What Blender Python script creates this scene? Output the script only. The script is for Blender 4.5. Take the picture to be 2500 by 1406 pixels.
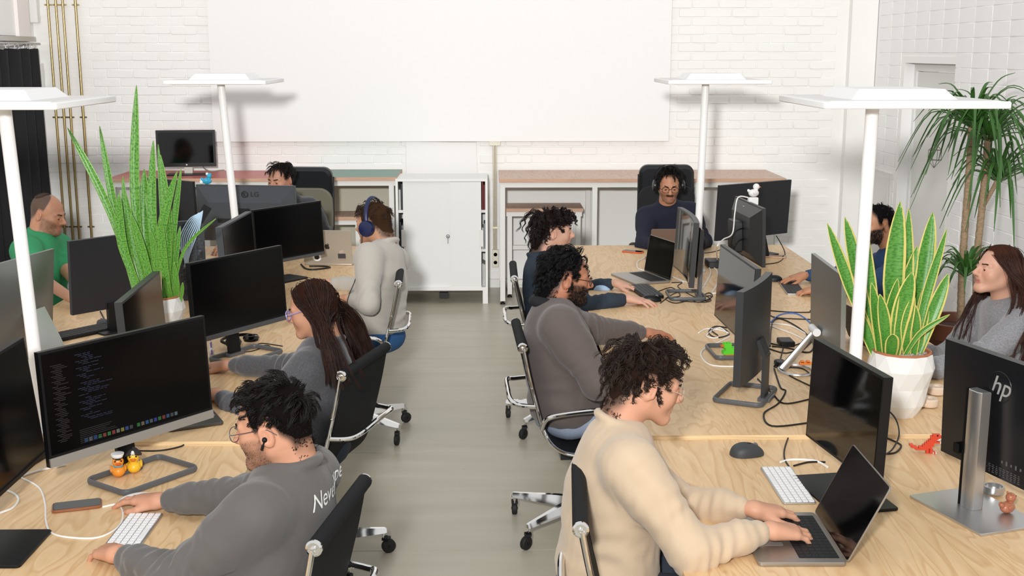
import bpy, bmesh, math, random
import numpy as np
from mathutils import Matrix, Vector
random.seed(7); RNG = np.random.default_rng(7)
for o in list(bpy.data.objects): bpy.data.objects.remove(o)
SC = bpy.context.scene; COL = SC.collection
PI = math.pi
# ---------------------------------------------------------------- camera
FPX, CAMH = 2900.0, 2.15
PITCH = math.atan(578/FPX); YAW = math.atan(50/FPX*math.cos(PITCH))
cd = bpy.data.cameras.new('camera'); cam = bpy.data.objects.new('camera', cd); COL.objects.link(cam)
cd.sensor_width = 36.0; cd.lens = 36.0*FPX/2500.0; cd.clip_end = 100
cam.location = (0, 0, CAMH); cam.rotation_euler = (PI/2-PITCH, 0, -YAW)
SC.camera = cam
# ---------------------------------------------------------------- world, flash, exposure
w = bpy.data.worlds.new('room_light'); SC.world = w; w.use_nodes = True
w.node_tree.nodes['Background'].inputs[0].default_value = (1.0, 0.995, 0.985, 1)
w.node_tree.nodes['Background'].inputs[1].default_value = 0.82
ld = bpy.data.lights.new('flash', 'AREA'); ld.shape = 'DISK'; ld.size = 0.24; ld.energy = 4.4; ld.color = (1.0, 0.99, 0.975)
flash = bpy.data.objects.new('flash', ld); COL.objects.link(flash)
flash.location = (-0.30, -0.25, 2.58)
flash.rotation_euler = (Vector((0.1, 8.0, 1.1))-flash.location).to_track_quat('-Z', 'Y').to_euler()
# even flash: its strength holds over the depth of the room, as with the strobes of the photograph
ld.use_nodes = True; _n = ld.node_tree; _fo = _n.nodes.new('ShaderNodeLightFalloff'); _fo.inputs['Strength'].default_value = 1.0
_fo.inputs['Strength'].default_value = .58; _f2 = _n.nodes.new('ShaderNodeLightFalloff'); _f2.inputs['Strength'].default_value = 6.2; _ad = _n.nodes.new('ShaderNodeMath'); _ad.operation = 'ADD'
_n.links.new(_fo.outputs['Constant'], _ad.inputs[0]); _n.links.new(_f2.outputs['Linear'], _ad.inputs[1]); _n.links.new(_ad.outputs[0], _n.nodes['Emission'].inputs['Strength'])
SC.view_settings.view_transform = 'Standard'; SC.view_settings.look = 'None'
SC.view_settings.exposure = 0.0; SC.view_settings.gamma = 1.0; SC.view_settings.use_curve_mapping = False
# ---------------------------------------------------------------- measuring the place: where a sight line meets a plane
_fw = np.array([math.sin(YAW)*math.cos(PITCH), math.cos(YAW)*math.cos(PITCH), -math.sin(PITCH)])
_rt = np.array([math.cos(YAW), -math.sin(YAW), 0]); _up = np.cross(_rt, _fw); _C = np.array([0, 0, CAMH])
def _ray(x, y): return _fw+_rt*(x-1250)/FPX-_up*(y-703)/FPX
def G(x, y, h=.74):            # on the level h
    d = _ray(x, y); return _C+d*(h-CAMH)/d[2]
def DP(x, y, Y):               # on the upright plane at depth Y
    d = _ray(x, y); return _C+d*Y/d[1]
# ---------------------------------------------------------------- materials
def lin(c):
    if isinstance(c, str): c = [int(c[i:i+2], 16) for i in (0, 2, 4)]
    return tuple(((v/255)/12.92 if v/255 <= .04045 else ((v/255+.055)/1.055)**2.4) for v in c)+(1,)
MATS = {}
def M(name, col='808080', rough=.5, metal=0., var=0., vscale=8., bump=0., bscale=60., spec=.5, emit=0., coat=0., trans=0., sheen=0., alpha=1., attr=None, stretch=None):
    if name in MATS: return MATS[name]
    m = bpy.data.materials.new(name); m.use_nodes = True; MATS[name] = m
    nt = m.node_tree; b = nt.nodes['Principled BSDF']; L = nt.links.new
    c = lin(col); b.inputs['Base Color'].default_value = c
    b.inputs['Roughness'].default_value = rough; b.inputs['Metallic'].default_value = metal
    b.inputs['Specular IOR Level'].default_value = spec
    if coat: b.inputs['Coat Weight'].default_value = coat; b.inputs['Coat Roughness'].default_value = .05
    if sheen: b.inputs['Sheen Weight'].default_value = sheen; b.inputs['Sheen Roughness'].default_value = .5
    if trans: b.inputs['Transmission Weight'].default_value = trans
    if alpha < 1: b.inputs['Alpha'].default_value = alpha
    if emit: b.inputs['Emission Color'].default_value = c; b.inputs['Emission Strength'].default_value = emit
    tc = nt.nodes.new('ShaderNodeTexCoord'); src = tc.outputs['Object']
    if stretch:
        mp = nt.nodes.new('ShaderNodeMapping'); mp.inputs['Scale'].default_value = stretch; L(src, mp.inputs[0]); src = mp.outputs[0]
    base = None
    if attr:
        a = nt.nodes.new('ShaderNodeAttribute'); a.attribute_name = attr; base = a.outputs['Color']; L(base, b.inputs['Base Color'])
    if var:
        n = nt.nodes.new('ShaderNodeTexNoise'); n.inputs['Scale'].default_value = vscale; n.inputs['Detail'].default_value = 5; L(src, n.inputs['Vector'])
        mr = nt.nodes.new('ShaderNodeMapRange'); mr.inputs[1].default_value = .25; mr.inputs[2].default_value = .75
        mr.inputs[3].default_value = 1-var; mr.inputs[4].default_value = 1+var; L(n.outputs['Fac'], mr.inputs[0])
        mx = nt.nodes.new('ShaderNodeMix'); mx.data_type = 'RGBA'; mx.blend_type = 'MULTIPLY'; mx.inputs[0].default_value = 1
        if base: L(base, mx.inputs[6])
        else: mx.inputs[6].default_value = c
        L(mr.outputs[0], mx.inputs[7]); L(mx.outputs[2], b.inputs['Base Color'])
    if bump:
        n = nt.nodes.new('ShaderNodeTexNoise'); n.inputs['Scale'].default_value = bscale; n.inputs['Detail'].default_value = 4; L(src, n.inputs['Vector'])
        bp = nt.nodes.new('ShaderNodeBump'); bp.inputs['Strength'].default_value = bump; bp.inputs['Distance'].default_value = .003
        L(n.outputs['Fac'], bp.inputs['Height']); L(bp.outputs[0], b.inputs['Normal'])
    return m
def node_mat(name):
    m = bpy.data.materials.new(name); m.use_nodes = True; MATS[name] = m
    return m, m.node_tree, m.node_tree.nodes['Principled BSDF'], m.node_tree.links.new
def ramp(nt, stops):
    r = nt.nodes.new('ShaderNodeValToRGB'); e = r.color_ramp.elements
    while len(e) < len(stops): e.new(.5)
    for i, (p, c) in enumerate(stops): e[i].position = p; e[i].color = lin(c)
    return r
def plywood(name, cols, rough=.45, rot=0., knots=True):
    m, nt, b, L = node_mat(name)
    tc = nt.nodes.new('ShaderNodeTexCoord'); mp = nt.nodes.new('ShaderNodeMapping')
    mp.inputs['Rotation'].default_value = (0, 0, rot); mp.inputs['Scale'].default_value = (5.5, .9, 3); L(tc.outputs['Object'], mp.inputs[0])
    n1 = nt.nodes.new('ShaderNodeTexNoise'); n1.inputs['Scale'].default_value = 1.1; n1.inputs['Detail'].default_value = 3; n1.inputs['Distortion'].default_value = .6; L(mp.outputs[0], n1.inputs['Vector'])
    mm = nt.nodes.new('ShaderNodeMath'); mm.operation = 'MULTIPLY'; mm.inputs[1].default_value = 13; L(n1.outputs['Fac'], mm.inputs[0])
    fr = nt.nodes.new('ShaderNodeMath'); fr.operation = 'FRACT'; L(mm.outputs[0], fr.inputs[0])
    r = ramp(nt, [(0, cols[0]), (.55, cols[1]), (.86, cols[2]), (.97, cols[1])]); L(fr.outputs[0], r.inputs[0])
    n2 = nt.nodes.new('ShaderNodeTexNoise'); n2.inputs['Scale'].default_value = 14; n2.inputs['Detail'].default_value = 6; L(mp.outputs[0], n2.inputs['Vector'])
    mr = nt.nodes.new('ShaderNodeMapRange'); mr.inputs[1].default_value = .3; mr.inputs[2].default_value = .7; mr.inputs[3].default_value = .95; mr.inputs[4].default_value = 1.04; L(n2.outputs['Fac'], mr.inputs[0])
    mx = nt.nodes.new('ShaderNodeMix'); mx.data_type = 'RGBA'; mx.blend_type = 'MULTIPLY'; mx.inputs[0].default_value = 1; L(r.outputs[0], mx.inputs[6]); L(mr.outputs[0], mx.inputs[7])
    out = mx.outputs[2]
    if knots:
        mk = nt.nodes.new('ShaderNodeMapping'); mk.inputs['Rotation'].default_value = (0, 0, rot); mk.inputs['Scale'].default_value = (4.2, 2.6, 1); L(tc.outputs['Object'], mk.inputs[0])
        v = nt.nodes.new('ShaderNodeTexVoronoi'); v.inputs['Scale'].default_value = 1.0; v.inputs['Randomness'].default_value = 1; L(mk.outputs[0], v.inputs['Vector'])
        kr = ramp(nt, [(0, '9a9a9a'), (.028, '8a8a8a'), (.05, '202020'), (.07, '000000')]); L(v.outputs['Distance'], kr.inputs[0])
        m2 = nt.nodes.new('ShaderNodeMix'); m2.data_type = 'RGBA'; L(kr.outputs[0], m2.inputs[0]); L(out, m2.inputs[6]); m2.inputs[7].default_value = lin('8a5a3c'); out = m2.outputs[2]
    L(out, b.inputs['Base Color']); b.inputs['Roughness'].default_value = rough
    return m
# ---------------------------------------------------------------- mesh builder
def rot_to(d):                 # matrix whose z axis is d
    return Vector(d).to_track_quat('Z', 'Y').to_matrix()
class MB:
    def __init__(s): s.v = []; s.f = []; s.m = []; s.uv = {}; s.T = None; s.k = 0
    def add(s, vs, fs, mi=None, uvs=None):
        o = len(s.v)
        if s.T is not None: vs = [tuple(s.T @ Vector(v)) for v in vs]
        s.v += [tuple(v) for v in vs]
        for f in fs:
            s.f.append(tuple(i+o for i in f)); s.m.append(s.k if mi is None else mi)
        if uvs:
            for i, u in enumerate(uvs): s.uv[o+i] = u
        return s
    def box(s, c, d, R=None, mi=None):
        x, y, z = d[0]/2, d[1]/2, d[2]/2
        vs = [Vector((a*x, b*y, e*z)) for e in (-1, 1) for b in (-1, 1) for a in (-1, 1)]
        if R is not None: vs = [R @ v for v in vs]
        vs = [(v[0]+c[0], v[1]+c[1], v[2]+c[2]) for v in vs]
        return s.add(vs, [(0, 2, 3, 1), (4, 5, 7, 6), (0, 1, 5, 4), (2, 6, 7, 3), (0, 4, 6, 2), (1, 3, 7, 5)], mi)
    def box2(s, a, b, mi=None): return s.box([(a[i]+b[i])/2 for i in range(3)], [abs(b[i]-a[i]) for i in range(3)], None, mi)
    def prism(s, poly, z0, z1, ch=0., axis='z', mi=None):   # outline poly swept z0..z1 with an edge chamfer
        n = len(poly)
        def ins(p, d):
            P = [Vector((q[0], q[1])) for q in p]; out = []
            for i in range(n):
                a, b, c = P[i-1], P[i], P[(i+1) % n]
                e1 = (b-a).normalized() if (b-a).length > 1e-9 else Vector((1, 0)); e2 = (c-b).normalized() if (c-b).length > 1e-9 else e1
                nn = Vector((-e1.y-e2.y, e1.x+e2.x)); l = nn.length
                nn = nn/l if l > 1e-6 else Vector((-e1.y, e1.x))
                k = d/max(.35, nn.dot(Vector((-e1.y, e1.x)))); out.append((b.x+nn.x*k, b.y+nn.y*k))
            return out
        if ch > 0: rings = [(ins(poly, ch), z0), (poly, z0+ch), (poly, z1-ch), (ins(poly, ch), z1)]
        else: rings = [(poly, z0), (poly, z1)]
        vs = []
        for p, z in rings:
            for q in p: vs.append({'z': (q[0], q[1], z), 'y': (q[0], -z, q[1]), 'x': (z, q[0], q[1])}[axis])
        fs = [tuple(reversed(range(n)))]
        for k in range(len(rings)-1):
            for i in range(n): fs.append((k*n+i, k*n+(i+1) % n, (k+1)*n+(i+1) % n, (k+1)*n+i))
        fs.append(tuple(range((len(rings)-1)*n, len(rings)*n)))
        return s.add(vs, fs, mi)
    def tube(s, pts, r, seg=8, closed=False, caps=True, mi=None, flat=None):
        P = [Vector(p) for p in pts]; n = len(P); R = r if isinstance(r, (list, tuple)) else [r]*n
        vs = []; fs = []; nrm = None
        for i in range(n):
            a = P[i-1] if (i > 0 or closed) else P[i]; b = P[(i+1) % n] if (i < n-1 or closed) else P[i]
            t = (b-a).normalized() if (b-a).length > 1e-9 else Vector((0, 0, 1))
            if nrm is None:
                nrm = Vector((0, 0, 1)) if abs(t.z) < .9 else Vector((1, 0, 0))
            nrm = (nrm-t*nrm.dot(t)).normalized(); bi = t.cross(nrm)
            for k in range(seg):
                an = 2*PI*k/seg; ca, sa = math.cos(an)*R[i], math.sin(an)*R[i]
                if flat: sa *= flat
                vs.append(P[i]+nrm*ca+bi*sa)
        for i in range(n if closed else n-1):
            for k in range(seg):
                j = (i+1) % n; fs.append((i*seg+k, i*seg+(k+1) % seg, j*seg+(k+1) % seg, j*seg+k))
        if caps and not closed: fs.append(tuple(reversed(range(seg)))); fs.append(tuple(range((n-1)*seg, n*seg)))
        return s.add(vs, fs, mi)
    def lathe(s, prof, seg=24, c=(0, 0, 0), d=(0, 0, 1), mi=None, capa=True, capb=True):
        Q = rot_to(d); c = Vector(c); vs = []; fs = []; n = len(prof)
        for r, z in prof:
            for k in range(seg): a = 2*PI*k/seg; vs.append(c+Q @ Vector((r*math.cos(a), r*math.sin(a), z)))
        for i in range(n-1):
            for k in range(seg): fs.append((i*seg+k, i*seg+(k+1) % seg, (i+1)*seg+(k+1) % seg, (i+1)*seg+k))
        if capa: fs.append(tuple(reversed(range(seg))))
        if capb: fs.append(tuple(range((n-1)*seg, n*seg)))
        return s.add(vs, fs, mi)
    def cyl(s, a, b, r, seg=16, r2=None, mi=None):
        a, b = Vector(a), Vector(b); h = (b-a).length
        return s.lathe([(r, 0), (r if r2 is None else r2, h)], seg, a, b-a, mi)
    def ell(s, c, r, R=None, nu=16, nv=10, mi=None):
        if not isinstance(r, (list, tuple)): r = (r, r, r)
        vs = [(0, 0, -r[2])]; fs = []
        for j in range(1, nv):
            ph = -PI/2+PI*j/nv
            for i in range(nu): a = 2*PI*i/nu; vs.append((r[0]*math.cos(ph)*math.cos(a), r[1]*math.cos(ph)*math.sin(a), r[2]*math.sin(ph)))
        vs.append((0, 0, r[2])); N = len(vs)-1
        for i in range(nu):
            fs.append((0, 1+(i+1) % nu, 1+i)); fs.append((N, N-nu+i, N-nu+(i+1) % nu))
            for j in range(nv-2): a = 1+j*nu; fs.append((a+i, a+(i+1) % nu, a+nu+(i+1) % nu, a+nu+i))
        if R is not None: vs = [R @ Vector(v) for v in vs]
        return s.add([(v[0]+c[0], v[1]+c[1], v[2]+c[2]) for v in vs], fs, mi)
    def mesh(s, name, mats, smooth=35):
        me = bpy.data.meshes.new(name); me.from_pydata(s.v, [], s.f)
        for m in (mats if isinstance(mats, (list, tuple)) else [mats]): me.materials.append(m)
        me.polygons.foreach_set('material_index', s.m)
        if s.uv:
            ul = me.uv_layers.new(name='UVMap')
            for l in me.loops: ul.data[l.index].uv = s.uv.get(l.vertex_index, (0, 0))
        me.update()
        if smooth: me.shade_smooth(); me.set_sharp_from_angle(angle=math.radians(smooth))
        return me
    def build(s, name, mats, parent=None, smooth=35, loc=None, label=None):
        o = bpy.data.objects.new(name, s.mesh(name, mats, smooth)); COL.objects.link(o)
        if parent is not None: o.parent = parent
        if loc is not None: o.location = loc
        if label: o['label'] = label
        return o
def rrect(w, h, r, seg=4, cx=0, cy=0):
    out = []
    for (sx, sy, a0) in ((1, 1, 0), (-1, 1, 90), (-1, -1, 180), (1, -1, 270)):
        for k in range(seg+1):
            a = math.radians(a0+90*k/seg); out.append((cx+sx*(w/2-r)+r*math.cos(a), cy+sy*(h/2-r)+r*math.sin(a)))
    return out
def smoothpath(pts, n=6):      # Catmull-Rom through the points
    P = [Vector(p) for p in pts]; out = []
    if len(P) < 3: return P
    for i in range(len(P)-1):
        a = P[max(i-1, 0)]; b = P[i]; c = P[i+1]; d = P[min(i+2, len(P)-1)]
        for k in range(n):
            t = k/n; out.append(.5*((2*b)+(c-a)*t+(2*a-5*b+4*c-d)*t*t+(3*b-a-3*c+d)*t**3))
    out.append(P[-1]); return out
def tag(o, label, cat, group=None, kind=None):
    if label: o['label'] = label
    if cat: o['category'] = cat
    if group: o['group'] = group
    if kind: o['kind'] = kind
    return o
def thing(name, label, cat, loc=(0, 0, 0), rz=0., group=None):
    o = bpy.data.objects.new(name, None); COL.objects.link(o); o.empty_display_size = .05
    o.location = loc; o.rotation_euler = (0, 0, rz); return tag(o, label, cat, group)
def structure(o): o['kind'] = 'structure'; return o
def text_mesh(s, size, mat, name, parent, Mx, shear=0., ext=.0006, sx=1.):
    cu = bpy.data.curves.new('t', 'FONT'); cu.body = s; cu.size = size; cu.shear = shear; cu.extrude = ext; cu.align_x = 'CENTER'; cu.align_y = 'CENTER'; cu.resolution_u = 3
    to = bpy.data.objects.new('t', cu); COL.objects.link(to); bpy.context.view_layer.update()
    me = bpy.data.meshes.new_from_object(to); bpy.data.objects.remove(to); bpy.data.curves.remove(cu)
    me.transform(Mx @ Matrix.Diagonal((sx, 1, 1, 1))); me.name = name; me.materials.clear(); me.materials.append(mat)
    o = bpy.data.objects.new(name, me); COL.objects.link(o); o.parent = parent; return o
def loft(path, wdir, w, th):   # profile path -> strip of width w (for slings)
    pass
def cable(name, label, pts, r, mat, group=None, cat='cable', n=6):
    b = MB(); b.tube(smoothpath(pts, n), r*1.22, 6); o = b.build(name, mat); return tag(o, label, cat, group)
# common materials
BLACK = M('black_plastic', '0e0e10', .45, spec=.3); DARK = M('dark_grey_plastic', '2a2c30', .5, bump=.1, bscale=400)
SCREEN = M('screen_glass', '050506', .16, spec=.16); SCREENG = M('glossy_screen_glass', '050506', .06, spec=.45)
SILVER = M('aluminium', 'c8c8c8', .34, .9); SILV2 = M('space_grey_aluminium', 'a8a39c', .36, .85); CHROME = M('chrome', 'e6e6e6', .07, 1.)
WHITEP = M('white_plastic', 'eeeeee', .4); RUBBER = M('rubber', '0f0f10', .7); KEYB = M('black_keys', '151517', .6)
WIREB = M('black_cable', '0d0d0e', .5); WIREW = M('white_cable', 'e9e9e6', .5); SLING = M('black_sling_fabric', '0e1014', .8, bump=.4, bscale=500, spec=.3)
WHITEM = M('white_powder_coat', 'e8e8e6', .45); PRINT = M('white_print', 'e6e6e2', .7); LOGO = M('dark_logo', '1d1c1b', .4)
# ================================================================ the room
WY, WXR, WXL = 10.85, 3.43, -4.06
def wallpaint(name, a, b, bump=.3):
    m, nt, bs, L = node_mat(name); tc = nt.nodes.new('ShaderNodeTexCoord')
    n = nt.nodes.new('ShaderNodeTexNoise'); n.inputs['Scale'].default_value = 2.2; n.inputs['Detail'].default_value = 6; L(tc.outputs['Object'], n.inputs['Vector'])
    r = ramp(nt, [(.3, a), (.7, b)]); L(n.outputs['Fac'], r.inputs[0]); L(r.outputs[0], bs.inputs['Base Color']); bs.inputs['Roughness'].default_value = .55
    n2 = nt.nodes.new('ShaderNodeTexNoise'); n2.inputs['Scale'].default_value = 38; n2.inputs['Detail'].default_value = 6; L(tc.outputs['Object'], n2.inputs['Vector'])
    bp = nt.nodes.new('ShaderNodeBump'); bp.inputs['Strength'].default_value = bump; bp.inputs['Distance'].default_value = .006; L(n2.outputs['Fac'], bp.inputs['Height']); L(bp.outputs[0], bs.inputs['Normal'])
    return m
PAINT = wallpaint('painted_brick', 'efeeeb', 'f4f3f1'); PAINT2 = wallpaint('painted_block', 'f0efee', 'f5f4f3', .12)
PLAST = M('white_plaster', 'f1f0ee', .6, bump=.15, bscale=30)
def floor_mat():
    m, nt, b, L = node_mat('floor_sheet'); tc = nt.nodes.new('ShaderNodeTexCoord')
    mp = nt.nodes.new('ShaderNodeMapping'); mp.inputs['Scale'].default_value = (.7, 5, 1); L(tc.outputs['Object'], mp.inputs[0])
    n = nt.nodes.new('ShaderNodeTexNoise'); n.inputs['Scale'].default_value = 1.6; n.inputs['Detail'].default_value = 7; L(mp.outputs[0], n.inputs['Vector'])
    r = ramp(nt, [(.28, 'aca694'), (.5, 'b2ac9b'), (.75, 'b9b3a2')]); L(n.outputs['Fac'], r.inputs[0]); L(r.outputs[0], b.inputs['Base Color'])
    n2 = nt.nodes.new('ShaderNodeTexNoise'); n2.inputs['Scale'].default_value = 5; L(mp.outputs[0], n2.inputs['Vector'])
    mr = nt.nodes.new('ShaderNodeMapRange'); mr.inputs[3].default_value = .22; mr.inputs[4].default_value = .42; L(n2.outputs['Fac'], mr.inputs[0]); L(mr.outputs[0], b.inputs['Roughness'])
    b.inputs['Specular IOR Level'].default_value = .4
    return m
FLOORM = floor_mat()
b = MB(); b.box2((-6, -2, -.12), (6, 11.2, -.008)); floor = structure(b.build('floor', M('floor_joint', '6f6b61', .7)))
k = 0; tile_me = None
xs = [-4.1, -1.6, 1.05, 3.5]
for yi in range(9):
    y0 = -.31+1.3017*yi
    for xi in range(3):
        b = MB(); y1 = min(y0+1.2975, WY); b.box2((xs[xi], y0, -.02), (xs[xi+1]-.004, y1, 0)); b.build('floor_tile', FLOORM, floor)
# back wall: bricks
b = MB(); b.box2((WXL-.3, WY, 0), (WXR+.3, WY+.3, 3.3)); wall_back = structure(b.build('wall_back', PAINT))
BH, BL = .0765, .238
one = MB(); one.box((0, 0, 0), (BL-.009, .008, BH-.009))
bm = bmesh.new(); me0 = one.mesh('brick', PAINT); bm.from_mesh(me0); bmesh.ops.bevel(bm, geom=bm.edges[:], offset=.003, segments=1, affect='EDGES'); bm.to_mesh(me0); bm.free(); me0.shade_smooth()
half = MB(); half.box((0, 0, 0), (BL/2-.01, .012, BH-.01)); me1 = half.mesh('brick', PAINT)
near, far = [], []
for r in range(1, 36):
    z = r*BH+BH/2
    for c in range(33):
        x = WXL+.02+c*BL+(BL/2 if r % 2 else 0)
        if x+BL > WXR-.23 or x < WXL: continue
        if 1.38 < z and -2.45 < x < 1.28: continue            # behind the white board
        if z < 1.40 and -.80 < x < -.20 and z > .05: continue   # plastered patch
        seen = z > 1.13 and (x > 1.5 or -3.6 < x < -2.45 or z < 1.36)
        (near if seen else far).append((x+BL/2, z))
random.shuffle(near); near.sort(key=lambda q: 0 if q[0] > 1.4 and q[1] > 1.2 else 1)
for i, (x, z) in enumerate(near[:300]):
    o = bpy.data.objects.new('brick', me0); COL.objects.link(o); o.parent = wall_back
    o.location = (x, WY-.001+random.uniform(-.004, .002), z+random.uniform(-.002, .002)); o.rotation_euler = (random.uniform(-.02, .02), random.uniform(-.012, .012), random.uniform(-.008, .008))
b = MB()
for x, z in near[300:]+far: b.box((x, WY-.001+random.uniform(-.003, .002), z), (BL-.009, .008, BH-.009))
o = b.build('bricks', PAINT, wall_back); o['kind'] = 'stuff'
b = MB(); b.prism([(-.785, 0), (-.13, 0), (-.125, .9), (-.14, 1.34), (-.78, 1.35)], -WY+.0, -WY+.022, .003, 'y'); b.build('plaster_patch', PLAST, wall_back)
b = MB(); b.box2((3.2, WY-.10, 0), (WXR, WY, 3.3)); b.build('pilaster', PAINT, wall_back)
# right wall: stacked blocks with a recessed door
b = MB()
b.box2((WXR+.005, 5.0, 0), (WXR+.3, 8.86, 3.3)); b.box2((WXR+.005, 10.0, 0), (WXR+.3, WY, 3.3)); b.box2((WXR+.005, 8.86, 2.055), (WXR+.3, 10.0, 3.3))
wall_right = structure(b.build('wall_right', PAINT2))
BW, BB = .2985, .1068
one = MB(); one.box((0, 0, 0), (.03, BW-.005, BB-.0045)); meb = one.mesh('block', PAINT2)
bm = bmesh.new(); bm.from_mesh(meb); bmesh.ops.bevel(bm, geom=bm.edges[:], offset=.0025, segments=1, affect='EDGES'); bm.to_mesh(meb); bm.free()
cand = []; rest = []
for iy in range(20):
    for iz in range(31):
        y = 5.0+.15+iy*BW; z = BB/2+iz*BB
        if 8.80 < y < 10.08 and z < 2.09: continue
        if y > WY-.2: continue
        (cand if (y > 7.4 and .35 < z < 2.75) else rest).append((y, z))
for y, z in cand[:300]:
    o = bpy.data.objects.new('block', meb); COL.objects.link(o); o.parent = wall_right; o.location = (WXR+.0155+random.uniform(-.0012, .0012), y, z)
b = MB()
for y, z in rest+cand[300:]: b.box((WXR+.0155, y, z), (.03, BW-.005, BB-.0045))
o = b.build('blocks', PAINT2, wall_right); o['kind'] = 'stuff'
b = MB(); b.box2((WXR, 9.98, 0), (WXR+.15, 10.06, 2.11)); b.box2((WXR, 8.78, 0), (WXR+.15, 8.86, 2.11)); b.box2((WXR, 8.86, 2.055), (WXR+.15, 9.98, 2.11)); b.build('reveal', PLAST, wall_right)
DOORM = M('door_paint', 'dededa', .5)
b = MB(); b.box2((WXR+.10, 8.90, .01), (WXR+.14, 9.93, 1.985)); door_1 = structure(b.build('door_1', DOORM))
b = MB(); b.box2((WXR+.085, 9.93, 0), (WXR+.15, 9.98, 2.055)); b.box2((WXR+.085, 8.86, 0), (WXR+.15, 8.90, 2.055)); b.box2((WXR+.085, 8.90, 1.99), (WXR+.15, 9.93, 2.055)); b.build('door_frame', WHITEM, door_1)
b = MB(); b.box2((WXR-.012, 10.12, .35), (WXR+.002, 10.70, 1.12)); b.box2((WXR-.018, 10.16, .39), (WXR-.012, 10.66, 1.08)); pan = b.build('wall_hatch', DOORM)
tag(pan, 'flush white access hatch low on the right wall beside the door', 'hatch')
# left wall: corner strip, transom and curtain rail
b = MB(); b.box2((WXL-.3, 10.72, 0), (WXL, WY, 3.3)); b.box2((WXL-.3, 5, 2.28), (WXL, 10.72, 3.3)); b.box2((WXL-.3, 5, 0), (WXL-.22, 10.72, 2.28))
wall_left = structure(b.build('wall_left', PLAST))
b = MB(); b.box2((WXL-.001, 10.44, 2.275), (WXL+.03, 10.70, 3.3)); b.build('post', M('pinkish_white_paint', 'f3eae8', .5), wall_left)
for z, nm in ((2.50, 'upper'), (1.94, 'lower')):
    b = MB(); b.prism(rrect(.14, .14, .008, 2), -.0, .07, .005); o = tag(b.build('junction_box', WHITEM, None, 35, (WXL+.035, WY-.004, z)), f'{nm} of the two small white boxes in the corner left of the pipes', 'junction box'); o.scale = (.5, 1.5, 1); o.rotation_euler = (PI/2, 0, 0)
b = MB(); b.box2((WXL+.02, 8.9, 2.235), (WXL+.06, 10.72, 2.275)); b.cyl((WXL+.09, 8.9, 2.215), (WXL+.09, 10.72, 2.215), .008)
rail = tag(b.build('curtain_rail', SILVER), 'slim metal curtain rail above the black curtain', 'rail')
cur = thing('curtain', 'long black curtain hanging beside the brass pipes', 'curtain', (WXL+.09, 10.1, 0))
b = MB(); n = 90; vs = []; fs = []
for i in range(n+1):
    t = i/n; y = -1.1+t*1.62; xo = .035*math.sin(t*46)+.012*math.sin(t*17+1)
    for j, z in enumerate((.02, .7, 1.4, 2.165)): vs.append((xo*(1.25-.25*j/3), y-(.05*(1-j/3) if t > .9 else 0)*-1, z+(.008*math.sin(t*40) if j == 3 else 0)))
for i in range(n):
    for j in range(3): a = i*4+j; fs.append((a, a+4, a+5, a+1))
b.add(vs, fs); c = b.build('cloth', M('black_curtain_cloth', '101014', .8, bump=.3, bscale=90), cur, 180)
c.modifiers.new('s', 'SOLIDIFY').thickness = .004
for i in range(8):
    b = MB(); y = .48-i*.19; b.tube([(0.0+.016*math.cos(a), y, 2.192+.022*math.sin(a)) for a in [2*PI*k/10 for k in range(10)]], .003, 5, True); b.build('hook', CHROME, cur)
# baseboard
b = MB(); b.box2((-4.06, WY-.035, 0), (3.2, WY-.016, .075)); structure(b.build('baseboard_back', WHITEM))
# big white board
b = MB(); b.box2((-2.50, WY-.075, 1.352), (1.60, WY-.03, 3.25)); bd = b.build('projection_board', M('board_white', 'f1f0ef', .6))
tag(bd, 'huge blank white board mounted on the back wall', 'projection board')
# pipes on the left
BRASS = M('brass_pipe', 'b09a6a', .28, .85); GALV = M('steel_conduit', 'b5ad98', .35, .7)
for x, lab in ((-3.902, 'leftmost'), (-3.832, 'second from left'), (-3.772, 'third from left')  , (-3.66, 'rightmost, standing apart')):
    t = thing('wall_pipe', f'thin vertical brass pipe on the back wall, {lab} of the four', 'pipe', (x, WY-.045, 0), group='brass pipes on the back wall')
    b = MB(); b.cyl((0, 0, .1), (0, 0, 3.25), .011 if x < -3.7 else .012, 12); b.build('tube', BRASS, t)
    for z in (2.55, 1.57, .58):
        b = MB(); b.lathe([(.011, -.007), (.018, -.007), (.018, .007), (.011, .007)], 12, (0, 0, z)); b.box((.024, 0, z), (.014, .012, .012)); b.box((-.024, 0, z), (.014, .012, .012)); b.cyl((0, .01, z), (0, .03, z), .005, 8); b.build('clamp', BRASS, t)
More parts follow.
